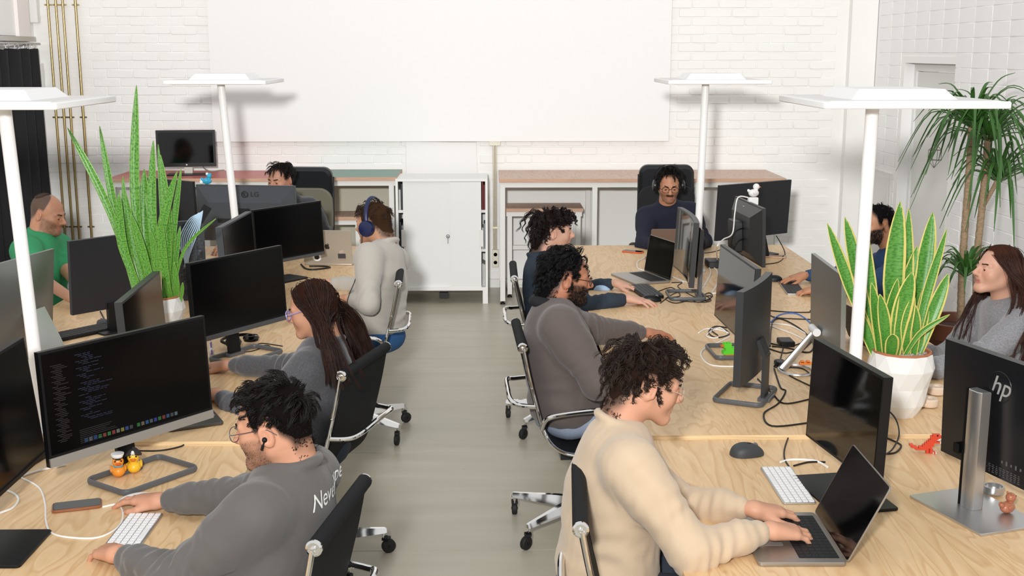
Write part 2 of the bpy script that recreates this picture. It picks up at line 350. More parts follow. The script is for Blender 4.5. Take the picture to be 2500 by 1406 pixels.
# conduit with sockets in the middle
t = thing('wall_conduit', 'beige conduit running down the wall to a double socket', 'conduit', (.027, WY-.03, 0))
b = MB(); b.cyl((-.009, 0, .34), (-.009, 0, 1.36), .009, 10); b.cyl((.011, 0, .34), (.011, 0, 1.36), .007, 10); b.build('tube', GALV, t)
b = MB(); b.prism(rrect(.105, .05, .01), -.02, .02, .004, 'y'); o = b.build('junction_box', M('cream_plastic', 'e3dfcd', .45), t); o.location = (0, 0, 1.335)
b = MB(); b.box((0, 0, .56), (.06, .012, .016)); b.box((0, 0, .56), (.028, .03, .014)); b.build('clamp', GALV, t)
b = MB(); b.prism(rrect(.06, .162, .006), -.022, .022, .003, 'y'); so = b.build('socket', M('cream_plastic'), t); so.location = (.003, 0, .275)
for dz in (.037, -.037):
    b = MB(); b.lathe([(.021, 0), (.021, .002), (.0175, .002), (.0165, -.004)], 20, (0, -.022, dz), (0, -1, 0)); b.build('socket_well', M('cream_plastic'), so)
    b = MB(); b.cyl((-.007, -.0225, dz), (-.007, -.0195, dz), .003, 8); b.cyl((.007, -.0225, dz), (.007, -.0195, dz), .003, 8); b.cyl((0, -.0235, dz+.008), (0, -.0195, dz+.008), .0018, 8); b.build('pin_hole', BLACK, so)
# ================================================================ furniture along the back wall
PINKPLY = plywood('pink_plywood', ('cdb4a2', 'c9ae9c', 'bd9f8c'), .5, PI/2, False); PLYEDGE = M('ply_edge', 'c69f86', .6, var=.25, vscale=6, stretch=(1, 1, 60))
REDTOP = M('red_laminate', 'b8625a', .4, var=.08); GREENTOP = M('green_laminate', '5f8577', .4, var=.08); FRAMEW = M('frame_white', 'dfdfdb', .45)
def tubef(b, a, c, w=.045):
    a, c = Vector(a), Vector(c); d = (c-a); L_ = d.length; b.box((a+c)/2, (w, w, L_), rot_to(d))
def bench(name, lab, x0, x1, y0, zt, mat, legs, th=.03, w=.045, low=None, yb=None, cat='table'):
    yb = yb or WY-.04; t = thing(name, lab, cat, ((x0+x1)/2, (y0+yb)/2, 0)); ox, oy = (x0+x1)/2, (y0+yb)/2
    b = MB(); b.box2((x0-ox, y0-oy, zt-th), (x1-ox, yb-oy, zt)); b.m = [1 if i != 1 else 0 for i in range(6)]; b.build('tabletop', [mat, PLYEDGE], t)
    h = zt-th-w/2
    for y in (y0-oy+w, yb-oy-w):
        b = MB(); tubef(b, (x0-ox+.01, y, h), (x1-ox-.01, y, h), w); b.build('top_rail', FRAMEW, t)
    for lx in legs:
        for y in (y0-oy+w, yb-oy-w):
            b = MB(); tubef(b, (lx-ox, y, .03), (lx-ox, y, h-w/2+.001), w-.002); lg = b.build('leg', FRAMEW, t)
            b = MB(); b.lathe([(.022, 0), (.022, .012), (.008, .018), (.008, .035)], 10, (lx-ox, y, 0)); b.build('foot', BLACK, lg)
        b = MB(); tubef(b, (lx-ox, y0-oy+w*1.5, .06), (lx-ox, yb-oy-w*1.5, .06), w-.004); b.build('foot_rail', FRAMEW, t)
    if low:
        for z in low:
            b = MB(); tubef(b, (legs[0]-ox+w/2, yb-oy-w, z), (legs[-1]-ox-w/2, yb-oy-w, z), w-.004); b.build('stretcher', FRAMEW, t)
    return t
bench('wall_table', 'long white steel frame wall table with pinkish plywood top behind the seated man', .06, 2.50, 10.03, 1.09, PINKPLY, (.09, .875, 1.75, 2.45), low=(.06,))
bench('wall_table', 'white steel frame wall table with worn red top, holding an old monitor', -3.27, -1.62, 10.12, 1.09, REDTOP, (-3.23, -2.45, -1.66))
bench('wall_table', 'white steel frame wall table with green top next to the cabinet', -1.615, -.815, 10.12, 1.098, GREENTOP, (-1.57, -.86))
bench('side_table', 'lower white frame side table pushed under the pinkish wall table', .115, .80, 10.33, .80, PINKPLY, (.155, .76), w=.042, low=(.40,), yb=10.72)
bench('side_table', 'lower white frame side table pushed under the green wall table', -1.50, -1.13, 10.25, .74, PINKPLY, (-1.46, -1.17), w=.042, low=(.35,), yb=10.65)
b = MB(); b.box2((-3.2, WY-.028, .08), (-.86, WY-.018, 1.04)); tag(b.build('back_panel', M('speckled_panel', 'c4bfae', .7, var=.12, vscale=300)), 'beige speckled panel on the wall below the red and green tables', 'panel')
b = MB(); b.box2((.10, WY-.028, .08), (2.48, WY-.016, 1.04)); tag(b.build('back_panel', M('white_panel', 'e9e8e6', .6)), 'smooth white panel on the wall below the pinkish wall table', 'panel')
# things lying under the table tops
for (x, z, y, m, lab) in ((1.12, 1.02, 10.25, '3f8a4a', 'green plastic tray under the pinkish wall table top'), (-2.2, 1.012, 10.3, '3f8a4a', 'green cable roll under the red table top'), (1.42, 1.018, 10.25, 'd8d6cf', 'off white folder under the pinkish wall table top')):
    b = MB(); b.prism(rrect(.26, .2, .05), -.022, .02, .008); o = b.build('tray' if 'tray' in lab else ('cable_roll' if 'roll' in lab else 'folder'), M('under_'+m, m, .4), loc=(x, y, z)); tag(o, lab, 'tray' if 'tray' in lab else ('cable' if 'roll' in lab else 'folder'))
# cabinet
cab = thing('cabinet', 'white metal sliding door cabinet between the wall tables', 'cabinet', (-.43, 10.33, 0))
CABW = M('cabinet_white', 'e9e9e7', .4); cw, cy0, cy1, cz0, cz1 = .392, -.23, .23, .115, 1.085
b = MB(); b.box2((-cw, cy0, cz1-.022), (cw, cy1, cz1)); b.build('top', CABW, cab)
for s in (-1, 1):
    b = MB(); b.box2((s*cw, cy0, cz0), (s*(cw-.02), cy1, cz1-.022)); b.build('side_panel', CABW, cab)
    for y in (cy0+.02, cy1-.02):
        b = MB(); b.box2((s*cw, y-.02, 0), (s*(cw-.045), y+.02, cz0)); b.build('leg', CABW, cab)
b = MB(); b.box2((-cw+.02, cy1-.012, cz0), (cw-.02, cy1, cz1-.022)); b.build('back', CABW, cab)
b = MB(); b.box2((-cw+.02, cy0, cz0), (cw-.02, cy1-.012, cz0+.03)); b.build('bottom', CABW, cab)
for z in (.46, .80):
    b = MB(); b.box2((-cw+.02, cy0+.05, z-.012), (cw-.02, cy1-.012, z+.012)); b.build('shelf', CABW, cab)
for (x0, x1, y, nm) in ((-.332, .075, cy0+.030, 'left'), (.07, .337, cy0+.012, 'right')):
    b = MB(); b.box2((x0, y-.008, cz0+.03), (x1, y+.008, cz1-.025)); dr = b.build('door', M('door_grey_white', 'e4e4e2', .45, bump=.1, bscale=500), cab)
    b = MB(); hx = x0 if nm == 'left' else x1; b.box2((hx-.018, y-.016, .50), (hx+.018, y+.010, .645)); b.build('handle', M('clear_plastic', 'd9d9d4', .2), dr)
    if nm == 'left':
        b = MB(); b.cyl((.05, y-.02, .583), (.05, y-.006, .583), .009, 12); b.tube([(.05+.014*math.cos(a), y-.022, .589+.014*math.sin(a)) for a in [2*PI*k/12 for k in range(12)]], .0022, 5, True); b.box((.05, y-.022, .55), (.006, .003, .045)); b.build('key', M('steel_key', '6f6f6f', .3, .8), dr)
cols = ['cfcfcc', 'b8bcc0', 'dedbd2', '7b2a2a', '30343a', 'd8d8d8', '9aa2a8']
kk = 0
for (xa, xb, nm) in ((-.37, -.335, 'left'), (.342, .37, 'right')):
    for zi, z in enumerate((.145, .472, .812)):
        n = 2
        for q in range(n):
            x = xa+(xb-xa)*(q+.5)/n; hh = random.uniform(.17, .25); kk += 1
            b = MB(); b.prism(rrect((xb-xa)/n-.001, .22, .004), 0, hh, .002); b.prism(rrect((xb-xa)/n*.7, .004, .0015, cx=0, cy=-.112), hh*.35, hh*.8, 0)
            c = '7b2a2a' if (nm == 'right' and zi == 2) else random.choice(cols)
            o = b.build('folder', M('folder_'+c, c, .5)); o.location = (-.43+x, 10.33-.06, z); pos = ['bottom', 'middle', 'top'][zi]
            tag(o, f'upright folder in the {nm} gap of the white cabinet, {pos} shelf, '+('left one' if q == 0 else 'right one'), 'folder', f'folders in the {nm} gap of the cabinet, {pos} shelf')
b = MB(); b.box2((-.03, -.25, .055), (.05, -.2, .10)); b.build('foot_block', BLACK, cab)
# ================================================================ desks
PLY = plywood('birch_plywood', ('e1c196', 'dcba8d', 'd1ab7d'), .42, .12); PLYE = M('ply_layers', 'e3c496', .6, var=.3, vscale=4, stretch=(1, 1, 70))
DESK, DESKN = .74, .725
def desk(lab, x0, x1, y0, y1, z):
    ox, oy = (x0+x1)/2, (y0+y1)/2; t = thing('desk', lab, 'desk', (ox, oy, 0))
    for (a, c) in ((x0, ox-.0008), (ox+.0008, x1)):
        b = MB(); b.box2((a-ox, y0-oy, z-.028), (c-ox, y1-oy, z)); b.m = [0 if i == 1 else 1 for i in range(6)]; b.build('tabletop_panel', [PLY, PLYE], t)
    for x in (x0+.28, x1-.28):
        for y in (y0+.12, y1-.12):
            b = MB(); tubef(b, (x-ox, y-oy, 0), (x-ox, y-oy, z-.028)); b.build('leg', FRAMEW, t)
    b = MB()
    for x in (x0+.28, x1-.28): tubef(b, (x-ox, y0-oy+.12, z-.055), (x-ox, y1-oy-.12, z-.055))
    for y in (y0+.12, y1-.12): tubef(b, (x0-ox+.28, y-oy, z-.055), (x1-ox-.28, y-oy, z-.055))
    b.build('frame', FRAMEW, t); return t
desk('long plywood desk in the left row, reaching back to the far end', -2.48, -.855, 4.20, 8.68, DESK)
desk('nearest plywood desk in the left row, under the big code screen', -2.48, -.855, 1.75, 4.192, DESKN)
desk('long plywood desk in the right row, reaching back to the far end', .53, 2.16, 4.24, 8.68, DESK)
desk('nearest plywood desk in the right row, holding the open laptop', .53, 2.16, 1.75, 4.232, DESKN)
# ================================================================ standing lamps
LAMPW = M('lamp_white', 'f4f4f4', .35); LAMPTOP = M('lamp_top_plate', 'e6e3e2', .4)
def lamp(lab, x, y, z0, zt, rz, w=.62, d=.62, ox=0., oy=0., lean=(0, 0)):
    t = thing('standing_lamp', lab, 'lamp', (x, y, z0), 0, 'white flat headed lamps between the desks'); h = zt-z0
    b = MB(); b.lathe([(.06, 0), (.06, .008), (.055, .012), (.03, .014)], 32); b.build('base', LAMPW, t)
    tx, ty = lean; b = MB(); b.tube([(0, 0, .012), (tx*.5, ty*.5, h*.5), (tx, ty, h-.006)], .024, 20); b.build('pole', LAMPW, t)
    Q = Matrix.Translation((tx+ox, ty+oy, h)) @ Matrix.Rotation(rz, 4, 'Z')
    b = MB(); b.T = Q; b.prism(rrect(w, d, .012, 2), 0, .024, .003); hd = b.build('head', LAMPW, t)
    b = MB(); b.T = Q; b.box2((-w/2+.03, -d/2+.03, .0238), (w/2-.03, d/2-.03, .026)); b.build('top_plate', LAMPTOP, hd)
    b = MB(); b.T = Q; b.v = []; s0 = .19; s1 = .155
    vs = [(-s0, -s0, .025), (s0, -s0, .025), (s0, s0, .025), (-s0, s0, .025), (-s1, -s1, .062), (s1, -s1, .062), (s1, s1, .062), (-s1, s1, .062)]
    b.add(vs, [(0, 1, 5, 4), (1, 2, 6, 5), (2, 3, 7, 6), (3, 0, 4, 7), (4, 5, 6, 7), (3, 2, 1, 0)]); b.build('driver_housing', LAMPW, hd, 10)
    b = MB(); b.T = Q; b.box2((-w/2+.035, -d/2+.035, -.002), (w/2-.035, d/2-.035, .001)); b.build('diffuser', M('lamp_diffuser', 'f6f4ee', .6), hd)
    return t
lamp('white flat headed lamp in front of the dracaena, on the right desk row', 1.372, 4.34, DESK, 1.955, 0, .655, .66, .085, .10, lean=(.012, 0))
lamp('white flat headed lamp at the left picture edge, in front of the curtain', -1.70, 4.34, DESK, 1.955, 0, .655, .66, -.05, .08, lean=(-.05, 0))
lamp('white flat headed lamp beside the man with the laptop, far part of right row', 1.335, 7.62, DESK, 1.95, 0, .645, .66, .05, .10, lean=(.022, 0))
lamp('white flat headed lamp rising behind the dark logo monitor, far part of left row', -1.635, 7.62, DESK, 1.95, 0, .63, .66, .01, .10, lean=(-.07, 0))
# ================================================================ aluminium chairs
CHP = [(-.285, .915), (-.262, .80), (-.235, .69), (-.205, .58), (-.17, .50), (-.11, .452), (-.02, .437), (.09, .443), (.18, .455), (.225, .452), (.245, .432)]
def alu_chair(lab, x, y, rz, star=0.3, group='black sling chairs with chrome frames', arms=True):
    t = thing('office_chair', lab, 'chair', (x, y, 0), rz, group); W = .235
    prof = smoothpath([(0, p[0], p[1]) for p in CHP], 4)
    b = MB(); vs = []; fs = []
    N = len(prof)
    def nrm(i):
        a = prof[max(i-1, 0)]; c = prof[min(i+1, N-1)]; d = (c-a).normalized(); return Vector((0, -d.z, d.y))
    for i, p in enumerate(prof):
        for s in (-1, 1): vs.append((s*W, p.y, p.z))
        for s in (1, -1): q = p-nrm(i)*.012; vs.append((s*W, q.y, q.z))
    for i in range(N-1):
        for k in range(4): a = i*4+k; c_ = i*4+(k+1) % 4; fs.append((a, a+4, c_+4, c_))
    b.add(vs, fs); b.build('sling', SLING, t, 60)
    for s in (-1, 1):
        b = MB(); b.tube([(s*(W+.006), p.y, p.z-.005) for p in prof], .0145, 10, flat=.55); r = b.build('side_rail', CHROME, t)
        b = MB()
        for i in (6, 14): b.ell((s*(W+.016), prof[i].y, prof[i].z-.005), .006, None, 8, 6)
        b.build('screw', CHROME, r)
    tp = prof[0]; b = MB(); b.cyl((-W-.004, tp.y-.004, tp.z), (W+.004, tp.y-.004, tp.z), .022, 20); roll = b.build('top_roll', SLING, t)
    for s in (-1, 1):
        b = MB(); b.lathe([(.0225, 0), (.0225, .006), (.017, .010), (.017, .008), (.008, .008), (.008, .012), (.004, .014)], 20, (s*(W+.004), tp.y-.004, tp.z), (s, 0, 0)); b.build('end_cap', CHROME, roll)
    b = MB(); pz, py = .70, -.245
    b.tube(smoothpath([(-W-.005, -.225, .655), (-W+.02, -.30, .655), (-W+.07, -.335, .665), (0, -.34, .67), (W-.07, -.335, .665), (W-.02, -.30, .655), (W+.005, -.225, .655)], 5), .011, 10, flat=1.); b.build('back_spreader', CHROME, t)
    b = MB(); b.tube(smoothpath([(-W, -.02, .42), (-W+.03, -.02, .385), (0, -.02, .37), (W-.03, -.02, .385), (W, -.02, .42)], 4), .013, 8); b.build('seat_spreader', CHROME, t)
    if arms:
        for s in (-1, 1):
            b = MB(); b.tube(smoothpath([(s*(W+.02), -.205, .56), (s*(W+.045), -.185, .612), (s*(W+.052), -.12, .632), (s*(W+.052), .04, .648), (s*(W+.052), .10, .635), (s*(W+.045), .12, .59), (s*(W+.02), .10, .46)], 5), .0115, 10); b.build('armrest', CHROME, t)
    b = MB(); b.cyl((0, -.02, .10), (0, -.02, .26), .027, 18); b.cyl((0, -.02, .26), (0, -.02, .37), .014, 14); b.box((0, -.02, .365), (.13, .17, .03)); b.build('column', M('column_black', '1a1a1c', .35), t)
    for k in range(5):
        a = star+2*PI*k/5; d = Vector((math.cos(a), math.sin(a), 0)); n = Vector((-d.y, d.x, 0)); c = Vector((0, -.02, 0)); lg = MB()
        vs = []
        for (r, hw, zt, zb) in ((.02, .026, .150, .095), (.10, .022, .145, .098), (.325, .013, .118, .096), (.335, .010, .114, .098)):
            for (u, z) in ((-hw, zb), (hw, zb), (hw*.55, zt), (-hw*.55, zt)): vs.append(c+d*r+n*u+Vector((0, 0, z)))
        fs = [(0, 3, 2, 1), (12, 13, 14, 15)]
        for i in range(3):
            for q in range(4): fs.append((i*4+q, i*4+(q+1) % 4, i*4+4+(q+1) % 4, i*4+4+q))
        lg.add(vs, fs); lo = lg.build('base_leg', CHROME, t, 30)
        p = c+d*.32; sw = a+1.9+k*1.1; e = Vector((math.cos(sw), math.sin(sw), 0)); ax = Vector((-e.y, e.x, 0)); wc = p+e*.022+Vector((0, 0, .031))
        cs = MB(); cs.cyl(p+Vector((0, 0, .065)), p+Vector((0, 0, .1)), .006, 10)
        cs.build('caster_stem', CHROME, lo)
        cs = MB(); cs.lathe([(.018, -.013), (.027, -.012), (.031, -.008), (.031, .008), (.027, .012), (.018, .013)], 20, wc, ax); w_ = cs.build('caster_wheel', RUBBER, lo)
        cs = MB(); cs.tube([wc+e*-.004+Vector((0, 0, .036)), p+Vector((0, 0, .066))], .014, 10); cs.box(wc+Vector((0, 0, .036))-e*.01, (.034, .03, .012), rot_to(Vector((0, 0, 1)))); cs.cyl(wc-ax*.0155, wc+ax*.0155, .006, 10); cs.build('caster_hood', BLACK, lo)
    return t
# chairs face their desk: local +y is the sitting direction
def chair_at(lab, bx, by, rz, **k):     # bx, by: middle of the top roll
    c = Vector((0, -.289, 0)); c.rotate(Matrix.Rotation(rz, 3, 'Z')); return alu_chair(lab, bx-c.x, by-c.y, rz, **k)
L90 = PI/2
chair_at('black sling chair with chrome frame under the man in the lettered sweatshirt', -.415, 3.07, L90-.16, star=.15)
chair_at('black sling chair with chrome frame under the long haired woman at left', -.52, 4.69, L90-.28, star=.31)
chair_at('black sling chair with chrome frame under the man in the pale knit sweater', -.52, 6.55, L90+.05, star=.26)
chair_at('black sling chair with chrome frame under the man in the beige sweatshirt', .245, 3.18, -L90-.06, star=.35)
chair_at('black sling chair with chrome frame under the bearded man in brown grey', .118, 5.13, -L90+.04, star=.43)
chair_at('black sling chair with chrome frame under the curly haired man', .122, 6.68, -L90+.0, star=.56)
def high_chair(lab, x, y, rz, cloth):
    t = thing('office_chair', lab, 'chair', (x, y, 0), rz, 'high backed black office chairs')
    LE = M('black_leather', '101318', .38, bump=.15, bscale=200)
    b = MB(); b.T = Matrix.Translation((0, -.30, 1.12)) @ Matrix.Rotation(-.12, 4, 'X'); b.prism(rrect(.44, .28, .07, 6), -.045, .04, .025, 'y'); b.build('headrest', LE, t)
    b = MB(); b.T = Matrix.Translation((0, -.262, .80)) @ Matrix.Rotation(-.1, 4, 'X'); b.prism(rrect(.45, .60, .10, 6), -.02, .02, .008, 'y'); b.build('backrest', cloth, t)
    for s in (-1, 1): b = MB(); b.tube([(s*.215, -.225, .42), (s*.222, -.26, .8), (s*.215, -.315, 1.18)], .012, 8); b.build('back_frame', BLACK, t)
    b = MB(); b.prism(rrect(.50, .50, .08, 5), .40, .48, .03); b.build('seat', LE, t)
    b = MB(); b.cyl((0, 0, .10), (0, 0, .40), .028, 16); b.build('column', BLACK, t)
    for k in range(5):
        a = 2*PI*k/5; b = MB(); b.tube([(0, 0, .11), (.29*math.cos(a), .29*math.sin(a), .085)], [.026, .016], 8); lo = b.build('base_leg', BLACK, t)
        b = MB(); b.cyl((.29*math.cos(a)-.02, .29*math.sin(a), .03), (.29*math.cos(a)+.02, .29*math.sin(a), .03), .03, 14); b.build('caster_wheel', RUBBER, lo)
    for s in (-1, 1):
        b = MB(); b.tube(smoothpath([(s*.25, -.2, .44), (s*.29, -.19, .60), (s*.29, .0, .66), (s*.29, .14, .65), (s*.26, .16, .44)], 4), .016, 8); b.build('armrest', BLACK, t)
    return t
high_chair('high backed black leather office chair behind the headphones man with moustache', 1.40, 9.22, PI, M('black_mesh', '131419', .8))
high_chair('high backed office chair with olive back, behind the fringed man at far left', -1.50, 9.08, PI-.1, M('olive_grey_mesh', '6f6d5c', .8))
# ================================================================ people: smooth solids on a grid
def fast_mesh(name, V, F, mats, parent=None, smooth=True, col=None, fm=None):
    V = np.asarray(V, np.float32); F = np.asarray(F, np.int32); me = bpy.data.meshes.new(name); n = F.shape[1]
    me.vertices.add(len(V)); me.vertices.foreach_set('co', V.ravel()); me.loops.add(F.size); me.loops.foreach_set('vertex_index', F.ravel())
    me.polygons.add(len(F)); me.polygons.foreach_set('loop_start', np.arange(0, F.size, n, dtype=np.int32))
    for m in (mats if isinstance(mats, (list, tuple)) else [mats]): me.materials.append(m)
    if fm is not None: me.polygons.foreach_set('material_index', np.asarray(fm, np.int32))
    if col is not None:
        ca = me.color_attributes.new('col', 'FLOAT_COLOR', 'POINT'); ca.data.foreach_set('color', np.c_[col, np.ones(len(col))].astype(np.float32).ravel())
    me.update(calc_edges=True); me.validate()
    if smooth: me.shade_smooth()
    o = bpy.data.objects.new(name, me); COL.objects.link(o)
    if parent is not None: o.parent = parent
    return o
class SDF:
    def __init__(s, lo, hi, h):
        s.lo = np.array(lo, float); s.h = h; s.n = np.ceil((np.array(hi)-s.lo)/h).astype(int)+1
        s.ax = [s.lo[i]+np.arange(s.n[i])*h for i in range(3)]; s.v = np.full(s.n, 1.0, np.float32)
    def sub(s, lo, hi):
        a = np.clip(np.floor((np.array(lo)-s.lo)/s.h).astype(int), 0, s.n); b = np.clip(np.ceil((np.array(hi)-s.lo)/s.h).astype(int)+1, 0, s.n)
        sl = tuple(slice(a[i], b[i]) for i in range(3))
        return sl, np.ix_(s.ax[0][sl[0]], s.ax[1][sl[1]], s.ax[2][sl[2]])
    def put(s, sl, d, k, op):
        c = s.v[sl]
        if d.size == 0: return
        if op == 'cut':
            d = -d
            if k > 0: hh = np.maximum(k-np.abs(c-d), 0)/k; s.v[sl] = np.maximum(c, d)+hh*hh*k*.25
            else: s.v[sl] = np.maximum(c, d)
        else:
            if k > 0: hh = np.maximum(k-np.abs(c-d), 0)/k; s.v[sl] = np.minimum(c, d)-hh*hh*k*.25
            else: s.v[sl] = np.minimum(c, d)
    def cone(s, a, b, ra, rb=None, k=.02, op='add', flat=None):
        a, b = np.array(a, float), np.array(b, float); rb = ra if rb is None else rb; m = max(ra, rb)+k+2*s.h
        sl, (X, Y, Z) = s.sub(np.minimum(a, b)-m, np.maximum(a, b)+m); ab = b-a; L2 = max(ab@ab, 1e-9)
        px, py, pz = X-a[0], Y-a[1], Z-a[2]; t = np.clip((px*ab[0]+py*ab[1]+pz*ab[2])/L2, 0, 1)
        qx, qy, qz = px-t*ab[0], py-t*ab[1], pz-t*ab[2]; d2 = qx*qx+qy*qy+qz*qz
        if flat is not None:
            n, f = np.array(flat[0]), flat[1]; q = qx*n[0]+qy*n[1]+qz*n[2]; d2 = d2+q*q*(f*f-1)
        s.put(sl, np.sqrt(d2)-(ra+t*(rb-ra)), k, op)
    def ell(s, c, r, R=None, k=.02, op='add'):
        c, r = np.array(c, float), np.array(r, float); m = (max(r) if R is not None else r)+k+2*s.h
        sl, (X, Y, Z) = s.sub(c-m, c+m); x, y, z = X-c[0], Y-c[1], Z-c[2]
        if R is not None: R = np.array(R); x, y, z = (R[0, 0]*x+R[1, 0]*y+R[2, 0]*z, R[0, 1]*x+R[1, 1]*y+R[2, 1]*z, R[0, 2]*x+R[1, 2]*y+R[2, 2]*z)
        k0 = np.sqrt((x/r[0])**2+(y/r[1])**2+(z/r[2])**2); k1 = np.sqrt((x/r[0]**2)**2+(y/r[1]**2)**2+(z/r[2]**2)**2)+1e-9
        s.put(sl, k0*(k0-1)/k1, k, op)
    def torus(s, c, n, R, r, k=.01):
        c, n = np.array(c, float), np.array(n, float)/np.linalg.norm(n); m = R+r+k+2*s.h
        sl, (X, Y, Z) = s.sub(c-m, c+m); x, y, z = X-c[0], Y-c[1], Z-c[2]; h = x*n[0]+y*n[1]+z*n[2]; rr = np.sqrt(np.maximum(x*x+y*y+z*z-h*h, 0))-R
        s.put(sl, np.sqrt(rr*rr+h*h)-r, k, 'add')
    def mesh(s):
        v = s.v; ins = v < 0; nx, ny, nz = v.shape
        c = np.zeros((nx-1, ny-1, nz-1), np.int8)
        for dx in (0, 1):
            for dy in (0, 1):
                for dz in (0, 1): c += ins[dx:nx-1+dx, dy:ny-1+dy, dz:nz-1+dz]
        act = (c > 0) & (c < 8); I = np.argwhere(act); idx = np.full(act.shape, -1, np.int32); idx[act] = np.arange(len(I))
        acc = np.zeros((len(I), 3)); cnt = np.zeros(len(I)); cor = [(x, y, z) for x in (0, 1) for y in (0, 1) for z in (0, 1)]
        for i, a in enumerate(cor):
            for b in cor[i+1:]:
                if sum(abs(a[q]-b[q]) for q in range(3)) != 1: continue
                va = v[I[:, 0]+a[0], I[:, 1]+a[1], I[:, 2]+a[2]]; vb = v[I[:, 0]+b[0], I[:, 1]+b[1], I[:, 2]+b[2]]; m = (va < 0) != (vb < 0)
                t = np.where(m, va/np.where(m, va-vb, 1), 0); p = np.array(a)+t[:, None]*(np.array(b)-np.array(a)); acc += p*m[:, None]; cnt += m
        V = s.lo+(I+acc/cnt[:, None])*s.h; Q = []
        for ax in range(3):
            a1, a2 = (ax+1) % 3, (ax+2) % 3; s0 = [slice(None)]*3; s1 = [slice(None)]*3; s0[ax] = slice(0, -1); s1[ax] = slice(1, None)
            A, B = ins[tuple(s0)], ins[tuple(s1)]; E = np.argwhere(A != B)
            ok = (E[:, a1] > 0) & (E[:, a2] > 0) & (E[:, a1] < v.shape[a1]-1) & (E[:, a2] < v.shape[a2]-1); E = E[ok]
            if not len(E): continue
            def cell(d1, d2): e = E.copy(); e[:, a1] -= d1; e[:, a2] -= d2; return idx[e[:, 0], e[:, 1], e[:, 2]]
            q = np.c_[cell(1, 1), cell(0, 1), cell(0, 0), cell(1, 0)]; fl = ~A[E[:, 0], E[:, 1], E[:, 2]]; q[fl] = q[fl][:, ::-1]; Q.append(q)
        return V, np.concatenate(Q)
def pnoise(P, f, seed=0):
    r = np.random.default_rng(seed); out = 0
    for i in range(5):
        k = r.normal(size=3); k /= np.linalg.norm(k); k2 = r.normal(size=3); k2 /= np.linalg.norm(k2)
        out = out+np.sin(f*(P@k)*(1+.35*i)+1.7*np.sin(f*.6*(P@k2)+r.uniform(0, 6))+r.uniform(0, 6))
    return out/5
def vnormals(V, F):
    n = np.zeros_like(V); a = np.cross(V[F[:, 2]]-V[F[:, 0]], V[F[:, 3]]-V[F[:, 1]])
    for i in range(4): np.add.at(n, F[:, i], a)
    return n/(np.linalg.norm(n, axis=1, keepdims=True)+1e-12)
def RZ(d): a = math.radians(d); c, s = math.cos(a), math.sin(a); return np.array([[c, -s, 0], [s, c, 0], [0, 0, 1]])
def RX(d): a = math.radians(d); c, s = math.cos(a), math.sin(a); return np.array([[1, 0, 0], [0, c, -s], [0, s, c]])
def RY(d): a = math.radians(d); c, s = math.cos(a), math.sin(a); return np.array([[c, 0, s], [0, 1, 0], [-s, 0, c]])
def unit(v): v = np.array(v, float); return v/(np.linalg.norm(v)+1e-12)
def smst(a, b, x): t = np.clip((x-a)/(b-a), 0, 1); return t*t*(3-2*t)
# ---------------------------------------------------------------- head (x: own right, y: face, z: up; origin between the ears)
C0 = np.array([0, -.012, .042]); R0 = np.array([.0765, .0975, .084])
def head_mesh(h, neck, jaw=1., nose=1., nr=.056):
    s = SDF((-.105, -.15, min(-.21, neck[2]-.07)), (.105, .14, .145), h); lo = np.minimum(s.lo, neck-.08); 
    s = SDF(np.minimum(s.lo, lo), np.maximum(np.array((.105, .14, .145)), neck+.075), h)
    s.ell(C0, R0-.002, None, 0); s.ell((0, .022, -.012), (.062, .072, .086), None, .03)
    for x in (-1, 1):
        s.cone((x*.047*jaw, -.002, -.045), (x*.016, .074, -.090), .026, .020, .03); s.ell((x*.038, .057, -.020), (.027, .026, .028), None, .03)
        s.cone((x*.012, .087, .027), (x*.046, .070, .024), .011, .010, .012); s.ell((x*.0315, .096, .006), (.017, .013, .0125), None, .012, 'cut')
        s.ell((x*.0315, .0788, .0078), (.0155, .0138, .0112), None, .003); s.ell((x*.0315, .0785, -.0035), (.0145, .0125, .0062), None, .004)
        s.cone((x*.010, .103, -.026*1.0), (x*.010, .100, -.027), .0075, None, .007)
    s.cone((0, .089, .018), (0, .108+.006*nose, -.018), .0085, .0115, .011); s.ell((0, .110+.006*nose, -.021), (.011, .010, .009), None, .008)
    s.ell((0, .086, -.047), (.025, .014, .020), None, .014); s.cone((-.015, .0905, -.0525), (0, .0945, -.0515), .0045, .0052, .007); s.cone((.015, .0905, -.0525), (0, .0945, -.0515), .0045, .0052, .007); s.cone((-.013, .0900, -.0620), (.013, .0900, -.0620), .0060, None, .007)
    s.cone((-.022, .0965, -.0568), (.022, .0965, -.0568), .0020, None, .004, 'cut'); s.ell((0, .083, -.090), (.022, .017, .017), None, .016)
    s.cone((0, -.022, -.03), neck, nr*.98, nr*1.06, .03); s.cone((0, -.05, .0), neck+np.array((0, -.012, 0)), .045, nr, .03)
    for x in (-1, 1):
        E = np.array(RZ(-x*22) @ RX(-12)); c = np.array((x*.079, -.014, -.004)); s.ell(c, (.0085, .0205, .033), E, .006)
        s.ell(c+E @ np.array((x*.008, .002, .002)), (.006, .0115, .020), E, .004, 'cut'); s.ell(c+E @ np.array((x*.001, .016, -.008)), (.006, .006, .010), None, .005)
    return s.mesh()
